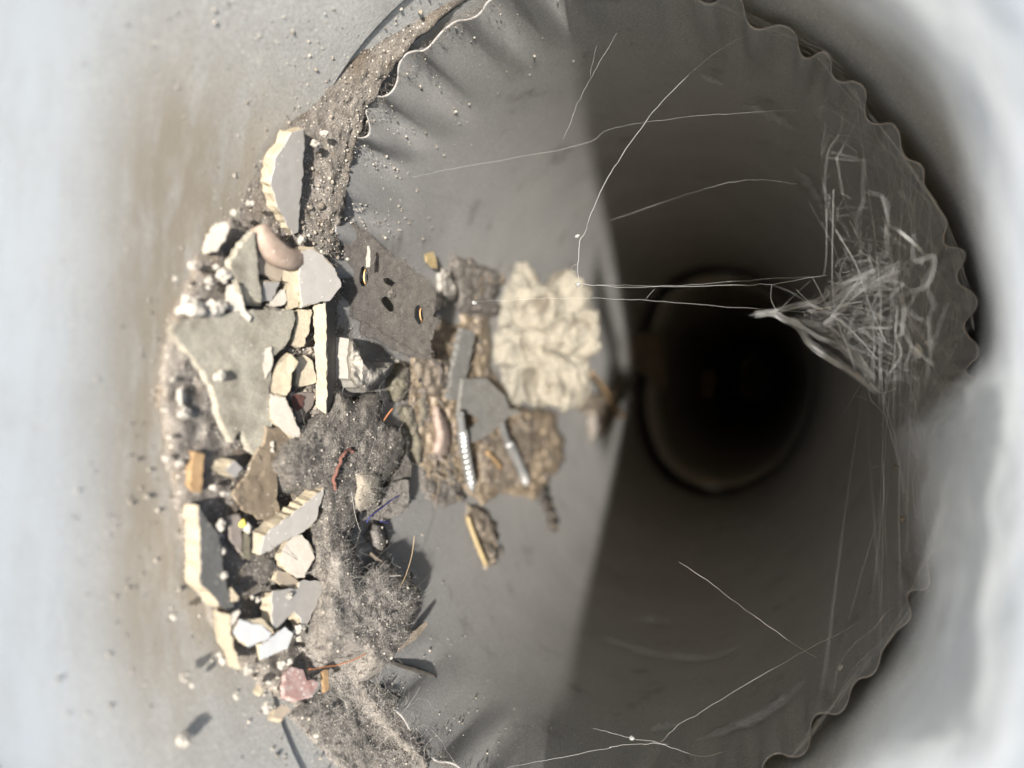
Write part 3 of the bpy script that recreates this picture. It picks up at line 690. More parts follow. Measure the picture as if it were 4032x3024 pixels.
pebble(px('E', *around(362, 665, 50, 48)), -1.0, 'lone blurry grey pebble on the bare metal, upper of two')
pebble(px('E', *around(345, 1360, 58, 60)), -1.5, 'lone blurry grey pebble on the bare metal, lower of two')
pebble(px('D', *around(1495, 1232, 36, 32)), 3.5, 'white crumb lying on the broad grey chip')
pebble(px('C', *around(670, 1435, 36, 34)), .6, 'pale round grain below the orange tan sliver')
pebble(px('C', *around(800, 1500, 60, 34)), .8, 'white flattish crumb under the little block')
pebble(px('C', *around(345, 640, 75, 65)), -.2, 'blurry pale lump in the light dust left of the olive plate')
pebble(px('C', *around(310, 450, 40, 110)), -.2, 'blurry upright pale sliver of plaster left of the olive plate')
pebble(px('C', *around(735, 225, 50, 50)), 2.0, 'whitish crumb on the lower part of the big olive plate')
g_p = 'plain white pebbles in the brown dirt'
for (cd_, x, y, rr_, hh_) in [('B', 440, 400, 42, .2), ('B', 265, 550, 30, .1), ('B', 700, 420, 34, .8), ('B', 620, 570, 45, .6), ('B', 780, 500, 70, .9), ('B', 610, 640, 25, .5),
                           ('C', 155, 1120, 35, -.6), ('C', 295, 1170, 36, -.4), ('C', 205, 890, 28, -.4), ('C', 220, 260, 28, -.3), ('A', 890, 1215, 34, .6), ('A', 1060, 1110, 36, .8),
                           ('D', 760, 740, 36, 1.2), ('D', 770, 1020, 36, 1.4), ('D', 240, 1460, 36, -.6), ('D', 740, 560, 24, 1.2),
                           ('E', 735, 420, 26, .4), ('E', 770, 490, 34, .4), ('E', 1050, 590, 45, 1.0), ('E', 930, 875, 34, .2), ('E', 1240, 1040, 30, .8), ('E', 440, 740, 30, -.9),
                           ('E', 1265, 725, 28, 1.4), ('E', 1790, 1300, 24, .6), ('C', 1050, 1210, 28, 1.2), ('C', 1300, 1030, 24, 2.6), ('C', 1300, 960, 26, 2.6),
                           ('E', 1600, 255, 26, 2.6), ('D', 1150, 1275, 24, 1.8), ('D', 1090, 1250, 20, 1.8)]:
    pebble(px(cd_, *around(x, y, rr_, rr_)), hh_, 'plain small white pebble half sunk in the brown dirt', group=g_p)

# ------------------------------------------------------------------ felt, lint, paper behind the chips
felt_poly = px('F', (545, 215), (690, 325), (800, 435), (1000, 590), (1150, 690), (1200, 752), (1330, 830), (1420, 930), (1432, 1000), (1412, 1180), (1385, 1235), (1440, 1262), (1472, 1285), (1445, 1350), (1392, 1420), (1375, 1545), (1400, 1625), (1310, 1650), (1180, 1585), (1000, 1480), (820, 1380), (640, 1290), (520, 1240), (420, 1150), (345, 1030), (300, 900), (250, 560), (200, 440), (270, 370), (400, 260))
def ell(code, x, y, rx, ry, a=0., n=14):
    return px(code, *[(x+rx*math.cos(t)*math.cos(a)-ry*math.sin(t)*math.sin(a), y+rx*math.cos(t)*math.sin(a)+ry*math.sin(t)*math.cos(a)) for t in np.linspace(0, 2*math.pi, n, endpoint=False)])
holes = [ell('F', 648, 800, 56, 118), ell('F', 925, 855, 74, 42, .45), ell('F', 915, 1102, 104, 58, .85), ell('F', 1252, 1212, 56, 110, -.1)]
P0, nn = plane_of(felt_poly, 6.8, .75, .05)
felt = slab('perforated_felt', felt_poly, P0, nn, .9, M['felt'], step=14, jit=5, relief=.16, holes=holes, inner_step=13)
tag(felt, 'dark fuzzy felt piece with four holes leaning over the crimped rim', 'felt')
v, F = fill(ragged(felt_poly, 16, 3), 14, holes); Pf = on_plane(v, P0, nn)
fibres_on(Pf, np.repeat(nn[None], len(Pf), 0), 1900, .5, .3, .014, 'felt_fuzz', M['fuzz'], felt)
bd = np.array(ragged(felt_poly, 4, 2)); fibres_on(on_plane(bd, P0, nn)-nn*.3, np.repeat(nn[None], len(bd), 0), 700, .8, .4, .016, 'felt_fuzz', M['fuzz'], felt)
# the second, lower ply of the felt and its bronze rings in two of the holes
ply = px('F', (640, 1250), (820, 1370), (1180, 1570), (1390, 1600), (1390, 1700), (1200, 1690), (980, 1600), (800, 1500), (620, 1440), (600, 1330))
slab('felt_ply', ply, P0-nn*1.2, nn, .8, M['felt'], felt, step=14, jit=5, relief=.15)
for (x, y, rx, ry, a) in ((682, 800, 40, 96, 0), (1290, 1215, 36, 88, -.1)):
    ring = on_plane(ell('F', x, y, rx, ry, a, 20), P0-nn*1.3, nn); ring = np.vstack([ring, ring[:1]])
    V, F = tubes([ring], .13, 5); new_obj('eyelet', V, F, M['copper'], felt)
shard('paper_scrap', 'narrow pale scrap lying on the dark perforated felt', 'scrap', px('F', (670, 470), (690, 465), (700, 540), (698, 690), (655, 700), (660, 600), (668, 560)), 6.75, .15, .75, .05, body='paper', face=None, step=10, jit=1)
bpy.data.objects['paper_scrap'].location += Vector(nn*.55*S)
blob('lint_tuft', 'small lint tuft between the holes of the dark felt', 'lint', on_plane(px('F', (950, 985)), P0+nn*.3, nn)[0], (1.0, 1.5, .6), M['lint'], .3, 1.2, I4, fine=.12)

def sprinkle(o, n, mu, m='grit'):
    me = o.data; P = np.array([p.center for p in me.polygons])/S+np.array(o.location)/S; Nn = np.array([p.normal for p in me.polygons]); A_ = np.array([p.area for p in me.polygons])
    ok = (((CAM-P)*Nn).sum(1) > 0); pr = A_*ok; pr /= pr.sum(); ids = RNG.choice(len(P), n, p=pr)
    Q = []
    for i in ids:
        vs = [np.array(me.vertices[v].co)/S+np.array(o.location)/S for v in me.polygons[i].vertices]; w_ = RNG.dirichlet(np.ones(len(vs))); Q.append(sum(a*b for a, b in zip(w_, vs))+Nn[i]*.05)
    g_ = grains('grit_specks', np.array(Q), np.exp(RNG.normal(mu, .45, n)), M[m], None); g_.parent = o; g_.location = g_.location-o.location
sprinkle(felt, 700, -2.35, 'crumb'); sprinkle(felt, 160, -2.5)
for o_ in list(COL.objects):
    if o_.parent is None and o_.type == 'MESH':
        if o_.name == 'olive_plate': sprinkle(o_, 420, -1.5, 'crumb'); sprinkle(o_, 140, -1.5)
        elif o_.name == 'brown_sheet': sprinkle(o_, 120, -2.0)
        elif o_.name.startswith(('tile_shard', 'olive_chip', 'plaster_chip', 'curled_strip')): sprinkle(o_, 16, -2.2, 'crumb'); 
def crumple(name, label, cat, poly, h_edge, H, m, amp, nf, seed_=3.0):
    return mound(name, label, cat, poly, h_edge, H, m, step=9, na=.12, nf=1, jit=3, edge_px=26, skirt=5, flat=True, hmap=lambda v: -amp*2.6*np.abs(fbm(np.c_[v/70.0, v[:, :1]*0+seed_], 3))+amp*1.2)
crumple('crumpled_paper', 'crumpled pale grey paper wad right of the long cream stick', 'paper', px('F', (480, 1470), (560, 1490), (610, 1580), (690, 1640))+px('G', (690, 40), (770, 120), (880, 105), (962, 78), (978, 125), (905, 225), (800, 300), (722, 390), (660, 402), (560, 340), (478, 250), (458, 60)), 4.6, 9.2, M['paper'], .9, 2.2)
crumple('crumpled_paper', 'small crumpled grey paper wad behind the dark felt', 'paper', px('J', (480, 760), (560, 640), (720, 620), (760, 720), (750, 850), (850, 950), (860, 1200), (760, 1340), (640, 1440), (440, 1500), (500, 1250), (500, 950)), .8, 3.6, M['paper'], .9, 1.8)
shard('yellow_scrap', 'small mustard yellow scrap at the far corner of the dark felt', 'scrap', px('J', (150, 300), (320, 230), (380, 420), (390, 600), (300, 580), (180, 450)), 2.2, .8, .3, 0, body='straw', face=None, step=10, jit=1.5)

fib_d = [(2600, 1.3, .25, .010, 'fibre'), (380, 3.2, .6, .009, 'fibrep')]
mound('lint_heap', 'dark grey lint heap below the crumpled paper, full of pale grit', 'lint',
      px('G', (300, 560), (350, 400), (470, 440), (560, 500), (700, 430), (800, 400), (850, 540), (830, 700), (900, 760), (1060, 770), (1112, 900), (1105, 1060), (1020, 1230), (930, 1330), (850, 1420), (830, 1640))+px('P', (880, 290), (870, 420), (780, 520), (740, 560), (820, 700), (860, 860), (880, 1000), (700, 1180), (500, 1150), (380, 950), (360, 600), (450, 300), (400, 100), (150, 60), (60, 0), (-40, -220), (60, -420)),
      3.4, 6.2, M['lint'], fib=fib_d, edge_px=60, na=.75, nf=2.6, grit_n=420, skirt=6)
mound('lint_clump', 'pale fuzzy lint clump with a ragged right side casting a black shadow', 'lint',
      px('P', (700, 600), (800, 690), (850, 850), (880, 1000), (940, 980), (1000, 900), (1100, 870), (1180, 835), (1250, 900), (1270, 960), (1340, 1010), (1420, 960), (1450, 1020), (1460, 1100), (1520, 1180), (1545, 1240), (1510, 1330), (1480, 1400), (1440, 1500), (1420, 1659))+px('Q', (1380, 220), (1250, 430), (1150, 540), (1000, 560), (900, 430), (700, 380), (560, 470), (440, 300), (420, 100))+px('P', (430, 1400), (520, 1150), (500, 900), (560, 720)),
      4.6, 8.6, M['lintp'], fib=[(2800, 1.3, .35, .010, 'fibre'), (900, 2.4, .5, .010, 'fibrep'), (160, 3.5, 1.2, .009, 'fibrep')], edge_px=85, na=.9, nf=2.6, grit_n=350, skirt=8)
mound('lint_mat', 'thin pale web-like lint mat at the lower edge of the debris', 'lint',
      px('Q', (480, 520), (640, 560), (850, 600), (960, 640), (1020, 690), (1180, 800), (1260, 830), (1330, 900), (1400, 960), (1440, 1120), (1500, 1230), (1560, 1400), (1620, 1560), (1640, 1720), (700, 1720), (500, 1500), (280, 1260), (110, 1110), (180, 980), (420, 840)),
      .1, 1.3, M['lintp'], grit_n=260, rel=True, fib=[(1900, 1.8, .25, .010, 'fibrep'), (700, 3.6, .3, .010, 'fibrep')], edge_px=170, na=.55, nf=1.6, step=13)
mound('lint_heap', 'low brown lint patch between the notched chip and the red paint flake', 'lint',
      px('Q', (-260, 480), (0, 400), (160, 330), (100, 130), (330, 60), (480, 150), (560, 300), (560, 470), (480, 560), (300, 620), (270, 690), (60, 560)), .8, 2.2, M['lint'], rel=True, fib=[(900, .8, .5, .014, 'fibre')], edge_px=50)
mound('lint_heap', 'small brown lint tuft right of the kinked chip', 'lint',
      px('D', (1100, 840), (1260, 760), (1340, 830), (1365, 960), (1330, 1100), (1290, 1200), (1200, 1210), (1230, 1450), (1100, 1450), (960, 1420), (900, 1300), (880, 1000)), .6, 1.8, M['lint'], rel=True, fib=[(800, .8, .5, .014, 'fibre')], edge_px=50)
o = mound('fluff_pad', 'soft beige fluff pad on the right of the dark lint heap', 'fluff', px('G', (545, 1290), (640, 1240), (760, 1240), (835, 1310), (835, 1500), (790, 1620), (700, 1659), (560, 1659), (535, 1560), (560, 1450)), 5.6, 8.2, M['puff'], na=.45, nf=1.8, jit=4, edge_px=75, skirt=5, grit_n=50, fib=[(500, 1.1, .3, .010, 'fibrep')])
shard('bark_flake', 'grey pink bark-like flake hanging off the right of the lint heap', 'flake', px('P', (1300, -20), (1400, -30), (1412, 120), (1400, 250), (1330, 330), (1200, 400), (1130, 420), (1000, 390), (940, 300), (1000, 200), (1130, 80)), 3.4, .8, .2, .1, body='lintp', face=None, relief=.15, step=16, jit=3)
shard('bark_flake', 'darker grey flake just above the bark-like flake beside the lint heap', 'flake', px('G', (1020, 1240), (1110, 1080), (1165, 1190), (1150, 1400), (1135, 1659), (1000, 1659), (860, 1640), (850, 1480)), 3.0, .8, .15, 0, body='lint', face=None, relief=.15, step=16, jit=3)
mound('soot_lump', 'dusky rounded lump in the shade under the bark-like flake', 'lump', px('P', (1010, 420), (1100, 430), (1170, 520), (1190, 640), (1150, 760), (1060, 780), (990, 690), (970, 540)), .3, 4.6, M['lintp'], na=.5, edge_px=70, grit_n=30)
strand('yarn', 'red brown knotted yarn curving over the dark lint heap', 'yarn', lay(px('G', (540, 1030), (480, 1045), (420, 1100), (370, 1180), (330, 1270), (310, 1370), (335, 1460)), [6.7, 7.0, 7.1, 7.1, 7.0, 6.9, 6.7]), .36, M['yarn'], 60, 6, wig=.4)
strand('thread', 'dark blue thread hooked over the bark-like flake', 'thread', lay(px('P', (1395, 85), (1330, 130), (1240, 180), (1150, 245), (1060, 320), (990, 370), (950, 430)), [3.9, 4.1, 4.3, 4.3, 4.2, 4, 3.6]), .16, M['blue'], 30, 5, wig=.1)
strand('thread', 'short dark blue thread end below the bark-like flake', 'thread', lay(px('P', (1100, 420), (1150, 430), (1195, 437)), 3.6), .16, M['blue'], 10, 5)
strand('hair', 'fine white hair reaching right from the beige fluff pad', 'hair', lay(px('P', (930, 280), (1000, 225), (1100, 190), (1200, 180), (1330, 182), (1450, 190), (1575, 202)), [6.5, 7, 7.2, 7.5, 7.5, 7.3, 7]), .05, M['silk'], 30, 4)
strand('hair', 'tan bristle standing up from the pale lint clump', 'hair', lay(px('P', (1265, 1268), (1320, 1130), (1380, 1000), (1440, 800), (1470, 578)), [7.5, 8.2, 9, 10, 11]), .07, M['tanhair'], 24, 4)
strand('twig', 'short brown twig in the dark gap above the pale lint clump', 'twig', lay(px('P', (985, 765), (1060, 830), (1125, 875)), [3.5, 4.2, 5]), .45, M['leaf'], 12, 6)
shard('leaf_scrap', 'dark red brown leaf scrap lodged in the pale lint clump', 'leaf', px('Q', (960, 290), (1000, 240), (1060, 180), (1110, 130), (1170, 70), (1230, 30), (1262, 50), (1230, 120), (1150, 180), (1080, 260), (1010, 310)), 7.4, .5, .2, .1, body='red', face=None, relief=.15, step=12, jit=4)
shard('leaf_scrap', 'pointed grey brown leaf tip sticking out right of the pale lint clump', 'leaf', px('Q', (1430, 210), (1490, 150), (1560, 95), (1602, 60), (1615, 100), (1560, 180), (1480, 260), (1380, 320), (1290, 400), (1260, 400), (1340, 300)), 2.4, .6, .3, .1, body='leaf', face=None, relief=.12, step=12, jit=3)
strand('twig', 'pale pinkish stem standing against the red brown leaf scrap', 'twig', lay(px('Q', (1085, 215), (1100, 110), (1130, 0), (1150, -60)), [7.8, 8.2, 8.4, 8.2]), .3, M['beige'], 14, 5)
strand('twig', 'thin orange fibre twig across the lint below the leaf scrap', 'twig', lay(px('Q', (320, 585), (480, 560), (640, 535), (800, 480), (960, 412)), [2.9, 3.4, 4.2, 6, 7.2]), .12, M['orange'], 24, 5, wig=.1)
strand('twig', 'hooked pale stem on the crown of the pale lint clump', 'twig', lay(px('P', (940, 1310), (1080, 1355), (1130, 1320), (1240, 1275)), [7.6, 7.9, 8, 7.9]), .16, M['fibrep'], 18, 5)
strand('twig', 'short pale straw at the upper right of the pale lint clump', 'twig', lay(px('P', (1170, 1022), (1250, 1012), (1325, 1008)), [7.6, 7.8, 7.6]), .22, M['pale'], 10, 5)
strand('twig', 'dark painted shadow line on the inner pipe right below the pale lint clump', 'twig', lay(px('Q', (1150, 490), (1300, 530), (1480, 590), (1610, 630), (1695, 672)), [.3, .3, .3, .3, .3]), .5, M['dark'], 20, 6, wig=.1)  # dark tube drawn in place of a cast shadow, its caster unseen
strand('twig', 'thin copper coloured needle between the paper wad and the moss strips', 'twig', lay(px('G', (862, 705), (905, 640), (958, 575)), [4.5, 5.5, 6.3]), .2, M['orange'], 10, 5)
strand('hair', 'fine scratchy hair across the egg-shaped chip', 'hair', lay(px('D', (1290, 690), (1430, 750), (1600, 850), (1720, 892)), [4.0, 3.75, 3.7, 3.6]), .035, M['dark'], 20, 4)
strand('hair', 'silvery hair arching from the lint heap to the paper wad', 'hair', lay(px('G', (405, 410), (430, 330), (490, 260), (600, 200), (720, 190)), [6, 6.8, 7, 6.6, 6]), .045, M['silk'], 20, 4)
strand('hair', 'long pale hair lying across the left of the dark lint heap', 'hair', lay(px('G', (140, 930), (230, 800), (310, 680), (380, 560)), [4.6, 5.4, 5.8, 5.4]), .05, M['fibrep'], 20, 4)
strand('hair', 'grey hair beside the little pointed chip in the lint', 'hair', lay(px('P', (775, 30), (800, 200), (830, 370), (880, 530)), [6, 6.2, 5.6, 4.6]), .06, M['hair'], 20, 4)
# mossy strips, pink stone
for lab, poly, hh_ in (('mossy olive fluff strip beside the pink stone, the longest', px('G', (1050, 560), (1170, 545), (1210, 640), (1225, 740), (1260, 900), (1292, 1010), (1280, 1180), (1190, 1162), (1175, 950), (1140, 800), (1080, 660)), 3.0),
                   ('mossy olive fluff strip between the longest strip and the pink stone', px('G', (1230, 470), (1300, 380), (1345, 470), (1365, 640), (1310, 790), (1250, 800), (1240, 640)), 3.2),
                   ('mossy olive fluff lump right of the crumpled paper wad', px('G', (950, 250), (1030, 100), (1100, 60), (1150, 180), (1160, 330), (1100, 500), (980, 490), (930, 360)), 3.4)):
    mound('moss_strip', lab, 'fluff', poly, .8, hh_, M['moss'], na=1.1, nf=1.1, jit=6, edge_px=45, step=8, grit_n=25, fib=[(420, .8, .5, .016, 'fibre')])
mound('pink_stone', 'smooth oblong pinkish stone behind the mossy strips', 'stone', px('G', (1400, 500), (1485, 560), (1592, 740), (1612, 950), (1570, 1090), (1460, 1112), (1370, 1050), (1412, 850), (1378, 690)), .8, 5.0, M['pink'], na=.35, nf=1.6, jit=3, edge_px=45, grit_n=20)
# ------------------------------------------------------------------ further in: slat, foam ball, bracket, screws
shard('wooden_stick', 'narrow dusty grey brown slat standing left of the cream foam ball', 'slat', px('U', (300, 960), (420, 1000), (400, 1150), (340, 1450), (290, 1659), (170, 1659), (200, 1400), (250, 1200)), 5.0, 1.6, .2, .1, body='dusk', face=None)
Pb = at(2085, 1350, 258)
def foam_ball():
    V, F = subdiv(ICO_V, ICO_F, 6)
    rnd = np.random.default_rng(11); c_list = []
    for i in range(400):
        d = rnd.normal(size=3); d /= np.linalg.norm(d)
        if all(np.linalg.norm(d-e) > .62 for e in c_list): c_list.append(d)
        if len(c_list) > 34: break
    rad = np.zeros(len(V))
    W = V+.16*np.stack([fbm(V*2.2+a, 3) for a in (0, 13, 27)], 1); W /= np.linalg.norm(W, axis=1)[:, None]
    best = np.full(len(V), -1.0); 
    for d in c_list:
        R = rnd.uniform(.27, .43); cc = rnd.uniform(.58, .86); b = W@d*cc; disc = R*R-(cc*cc-b*b)
        rad = np.maximum(rad, np.where(disc > 0, b+np.sqrt(np.maximum(disc, 0)), 0))
    rad = np.maximum(rad, .50)*(1+.07*fbm(V*3.1+40, 3)-.09*np.abs(fbm(V*5.0+9, 3)))
    pc = rnd.normal(size=(170, 3)); pc /= np.linalg.norm(pc, axis=1)[:, None]; F1 = np.sort(np.linalg.norm(W[:, None]-pc[None], axis=2), axis=1)
    rad = rad*(1+.25*np.clip(F1[:, 1]-F1[:, 0], 0, .17)-.06)*(1+.2*noise(V*1.3+5))
    X = V*rad[:, None]
    E = np.stack([down, fwd*.9, right], 0)
    return Pb+X[:, :1]*25.5*down+X[:, 1:2]*19*fwd+X[:, 2:]*23*right, F
V, F = foam_ball()
ball = tag(new_obj('foam_ball', V, F, M['foam'], smooth=True), 'big cream crumpled foam ball, lobed like popcorn, in the middle of the inner pipe', 'foam')
br = shard('metal_bracket', 'grey metal bracket under the cream foam ball with a dark triangular opening', 'bracket', px('H', (500, -20), (700, -20), (860, 130), (900, 240), (1010, 275), (890, 310), (720, 470), (560, 545), (490, 470), (475, 400), (465, 300), (470, 150)), 8.0, 1.2, .25, .1, body='dusk', face=None, step=24, jit=2,
      holes=[px('H', (508, 285), (575, 285), (655, 345), (605, 400), (525, 405))])
def screw(label, path, hs, r):
    L = spline(lay(path, hs), 150); V = []; F = []; k = 10; T = np.gradient(L, axis=0); T /= np.linalg.norm(T, axis=1)[:, None]
    u = np.cross(T, [0.2, .3, .9]); u /= np.linalg.norm(u, axis=1)[:, None]; v = np.cross(T, u); n = len(L)
    base = L[0]; root = empty('screw', base); tag(root, label, 'screw', 'zinc screws by the foam ball')
    def lathe(i0, i1, rf, name, m):
        V = []; F = []
        for q, i in enumerate(range(i0, i1)):
            for j in range(k):
                a = 2*math.pi*j/k; rr = rf(i, a); V.append(L[i]+rr*(u[i]*math.cos(a)+v[i]*math.sin(a)))
        c = i1-i0
        for q in range(c-1):
            for j in range(k): F.append((q*k+j, q*k+(j+1) % k, (q+1)*k+(j+1) % k, (q+1)*k+j))
        F.append(list(range(k))[::-1]); F.append([(c-1)*k+j for j in range(k)])
        new_obj(name, V, F, m, root, smooth=False)
    lathe(0, 48, lambda i, a: r*.72, 'shank', M['screw'])
    lathe(47, 150, lambda i, a: (r*(.78+.24*max(0, math.cos(i*2*math.pi/8-a))))*(1 if i < 132 else max(.12, (150-i)/18)), 'thread', M['screw'])
screw('zinc screw nearest the mossy strips, its thread catching the light', px('H', (465, 290), (480, 400), (500, 560), (540, 780), (578, 985)), [9, 8.5, 7.5, 6, 4.5], 1.55)
screw('zinc screw farther from the mossy strips, slanting, half in shade', px('H', (822, 350), (870, 500), (940, 640), (1010, 800), (1050, 920)), [9, 8, 6.5, 5, 4], 1.6)
def litter(P, n, parent):
    V, F, mi = [], [], []
    for q in range(n):
        p = P[RNG.integers(0, len(P))]; N, A, T = frame(p); u = RNG.normal(size=3); u -= N*(u@N)*RNG.uniform(.2, 1); u /= np.linalg.norm(u); v = np.cross(N, u); v /= np.linalg.norm(v)
        a, b = RNG.uniform(.8, 3.4), RNG.uniform(.25, 1.1); p = p+N*RNG.uniform(0, .7); n0 = len(V)
        for i, (x, y, zz) in enumerate(((-1, -.6, 0), (-.2, -1, .3), (1, -.3, 0), (.8, .5, .1), (0, 1, .35), (-.9, .5, 0))):
            V.append(p+u*x*a+v*y*b+N*zz*b); 
        for i in range(6): V.append(V[n0+i]-N*.18)
        F += [tuple(range(n0, n0+6)), tuple(range(n0+11, n0+5, -1))]+[(n0+i, n0+6+i, n0+6+(i+1) % 6, n0+(i+1) % 6) for i in range(6)]
        mi += [int(RNG.integers(0, 4))]*8
    o = new_obj('litter', V, F, [M['leaf'], M['rust'], M['lint'], M['brown']], parent, midx=mi); return tag(o, None, None, None, 'stuff')
def debris_patch(lab, poly, H, m, **k):
    o = mound('debris_clump', lab, 'debris', poly, .2, H, M[m], na=.9, nf=2.4, edge_px=40, jit=10, step=9, **k)
    P = np.array([v.co for v in o.data.vertices])/S+np.array(o.location)/S
    litter(P, max(14, int(len(P)/28)), o); return o
debris_patch('wide low bed of dusty brown debris around the two zinc screws', [(1690, 1230), (1800, 1290), (1850, 1200), (1930, 1150), (1930, 1450), (2060, 1600), (2190, 1620), (2230, 1800), (2120, 1960), (1980, 1940), (1900, 1990), (1800, 1900), (1680, 1900), (1640, 1750), (1600, 1500), (1640, 1350)], 1.5, 'brown', grit_n=120)
debris_patch('dark brown debris clump below the slat and behind the felt', px('G', (1180, 60), (1330, -60), (1560, -90), (1640, 100), (1560, 400), (1440, 480), (1300, 360), (1190, 250)), 3.4, 'leaf')
debris_patch('grey dusty debris clump between the felt and the foam ball', px('J', (760, 350), (1000, 330), (1250, 480), (1500, 620), (1760, 700), (1880, 800), (1700, 1150), (1760, 1600), (1100, 1659), (800, 1400), (860, 1000), (740, 600)), 2.6, 'lint', fib=[(300, 1.6, .7, .03, 'fibre')])
debris_patch('brown leafy debris clump around the slanting screw', px('H', (610, 560), (760, 480), (900, 400), (980, 300), (1130, 290), (1150, 480), (1120, 700), (1080, 880), (900, 930), (760, 960), (640, 900), (620, 700)), 3.0, 'leaf')
debris_patch('flat grey dust clump left of the nearer screw', px('H', (150, 740), (300, 690), (450, 700), (480, 900), (520, 1040), (350, 1100), (200, 1040), (120, 900)), 1.2, 'lint')
debris_patch('dark ragged clump trailing beyond the slanting screw', px('H', (1150, 300), (1210, 330), (1230, 700), (1250, 980), (1330, 1180), (1320, 1300), (1270, 1290), (1180, 1050), (1140, 800)), 1.4, 'dark')  # low near-black clump in a long narrow trail
debris_patch('brown clump beside the yellow straw on the inner pipe', px('H', (520, 1060), (600, 1090), (700, 1150), (780, 1240), (800, 1500), (780, 1600), (700, 1640), (640, 1500), (560, 1300)), 1.3, 'leaf')
strand('straw', 'yellow straw lying on the inner pipe below the screws', 'straw', lay(px('H', (530, 1180), (580, 1330), (640, 1480), (692, 1600)), [1.6, 2, 2, 1.6]), .8, M['straw'], 16, 6)
strand('splinter', 'small orange splinter between the two screws', 'splinter', lay(px('H', (700, 620), (770, 690), (825, 760)), [3.6, 4, 4]), .7, M['tan'], 10, 6)
strand('splinter', 'orange wood splinter with a broad end, right below the foam ball', 'splinter', lay(px('K', (625, 870), (730, 990), (830, 1160), (920, 1300), (985, 1350)), [9, 8, 7, 5.5, 4.5]), 1.6, M['tan'], 20, 7, taper=([0, .4, .8, 1], [.5, .8, 1.25, .9]))
shard('leaf_scrap', 'big dull brown leaf beyond the foam ball at the edge of the shadow', 'leaf', px('K', (860, 640), (960, 560), (1080, 460), (1250, 440), (1400, 420), (1430, 600), (1490, 860), (1420, 1100), (1300, 950), (1150, 860), (980, 740)), 4, 1.2, .1, 0, body='leaf', face=None, step=20, jit=9, relief=1.2)
debris_patch('brown debris clump under the orange splinter', px('K', (560, 1080), (640, 1120), (760, 1050), (1000, 960), (1080, 1020), (960, 1180), (900, 1380), (780, 1560), (640, 1620), (580, 1500), (600, 1300), (460, 1250)), 5, 'leaf')
strand('twig', 'short green grey stalk crossing the orange splinter', 'twig', lay(px('K', (860, 1135), (980, 1140), (1090, 1150)), [7, 7.5, 7]), 1.2, M['moss'], 10, 6)
blob('fluff_pad', 'pale fluff tuft hanging below the orange splinter', 'fluff', hit(*px('K', (650, 1450))[0], 4)[0], (6.5, 3, 2.5), M['lintp'], .3, 3, I4, rot=0)
for x, y, lab in ((2870, 1400, 'faint brown leaf far inside the pipe beyond the joint'), (2790, 1520, 'faint brown crumb far inside the pipe, left of the far leaf')):
    blob('leaf_scrap', lab, 'leaf', hit(x, y, 6)[0], (22, 30, 6), M['leaf'], .4, 12, I4)

# ------------------------------------------------------------------ cobwebs
RN = np.array([0.011122, 1.0, -0.189694]); RN /= np.linalg.norm(RN)
def onrim(p, dz=0.0):
    d = ray(*p); t = -(CAM@RN)/(d@RN); return CAM+d*(t+dz)
def poly3(pts, dz=0.0):
    dz = dz if hasattr(dz, '__len__') else [dz]*len(pts); return np.array([onrim(p, z) for p, z in zip(pts, dz)])
def along(curve, t):
    c = np.asarray(curve, float); k = t*(len(c)-1); i = min(int(k), len(c)-2); return c[i]+(c[i+1]-c[i])*(k-i)
UR = [(2600, -30), (2750, -15), (2990, 96), (3140, 150), (3285, 214), (3433, 457), (3543, 590), (3654, 753), (3728, 870), (3781, 1079), (3835, 1300)]
LR = [(3850, 1450), (3835, 1650), (3790, 1850), (3720, 2080), (3640, 2300), (3542, 2470), (3400, 2620), (3263, 2801), (3111, 2985)]
BD = [(3200, 480), (3250, 900), (3290, 1150), (3390, 1330), (3440, 1500), (3480, 1660), (3560, 1900), (3575, 2150), (3520, 2380)]
web = empty('spider_web', onrim((3400, 1300))); tag(web, 'big tangled funnel spider web filling the upper right side of the crimped rim', 'spider web')
man = [[(690, -150), (690, 200), (670, 360)], [(745, -300), (735, 250), (740, 480), (770, 700), (850, 900), (900, 1050)], [(760, 10), (905, 250), (960, 400), (1020, 580), (1090, 750), (1150, 880)],
       [(870, -60), (970, 130), (1060, 250), (1190, 330)], [(1050, -100), (1080, 130), (1180, 210), (1200, 380), (1260, 570), (1330, 680), (1470, 900)], [(1120, -100), (1190, 180), (1220, 420), (1300, 600)],
       [(1240, 620), (1220, 800), (1265, 970), (1160, 1130)], [(1480, -100), (1500, 200), (1480, 400), (1460, 600), (1480, 850), (1510, 1050), (1580, 1180)], [(1400, 350), (1430, 500), (1440, 560), (1420, 750)],
       [(940, 380), (870, 490), (790, 590), (720, 680)], [(580, 370), (640, 480), (700, 600), (760, 640)], [(460, 470), (530, 540), (600, 610)], [(500, 640), (740, 600), (960, 560)], [(840, 720), (830, 830), (870, 960), (910, 1080)],
       [(1090, 650), (1110, 760), (1130, 900)], [(1030, 1190), (1020, 1280), (1060, 1350), (1110, 1390)], [(1110, 1070), (1120, 1250), (1130, 1380), (1180, 1560), (1240, 1759)], [(1120, 1260), (1180, 1480), (1250, 1700)],
       [(1390, 1080), (1370, 1280), (1390, 1500)], [(1410, 1120), (1370, 1400), (1350, 1600)], [(270, 430), (265, 540), (300, 620)], [(340, 615), (480, 480), (570, 400)], [(270, 430), (420, 490), (580, 590)],
       [(1030, 1190), (1110, 1260), (1230, 1230)], [(1170, 1100), (1265, 970)], [(700, 400), (790, 420), (940, 385), (1070, 375)], [(730, 660), (900, 800), (1080, 1000)], [(840, 810), (1000, 760), (1180, 770)]]
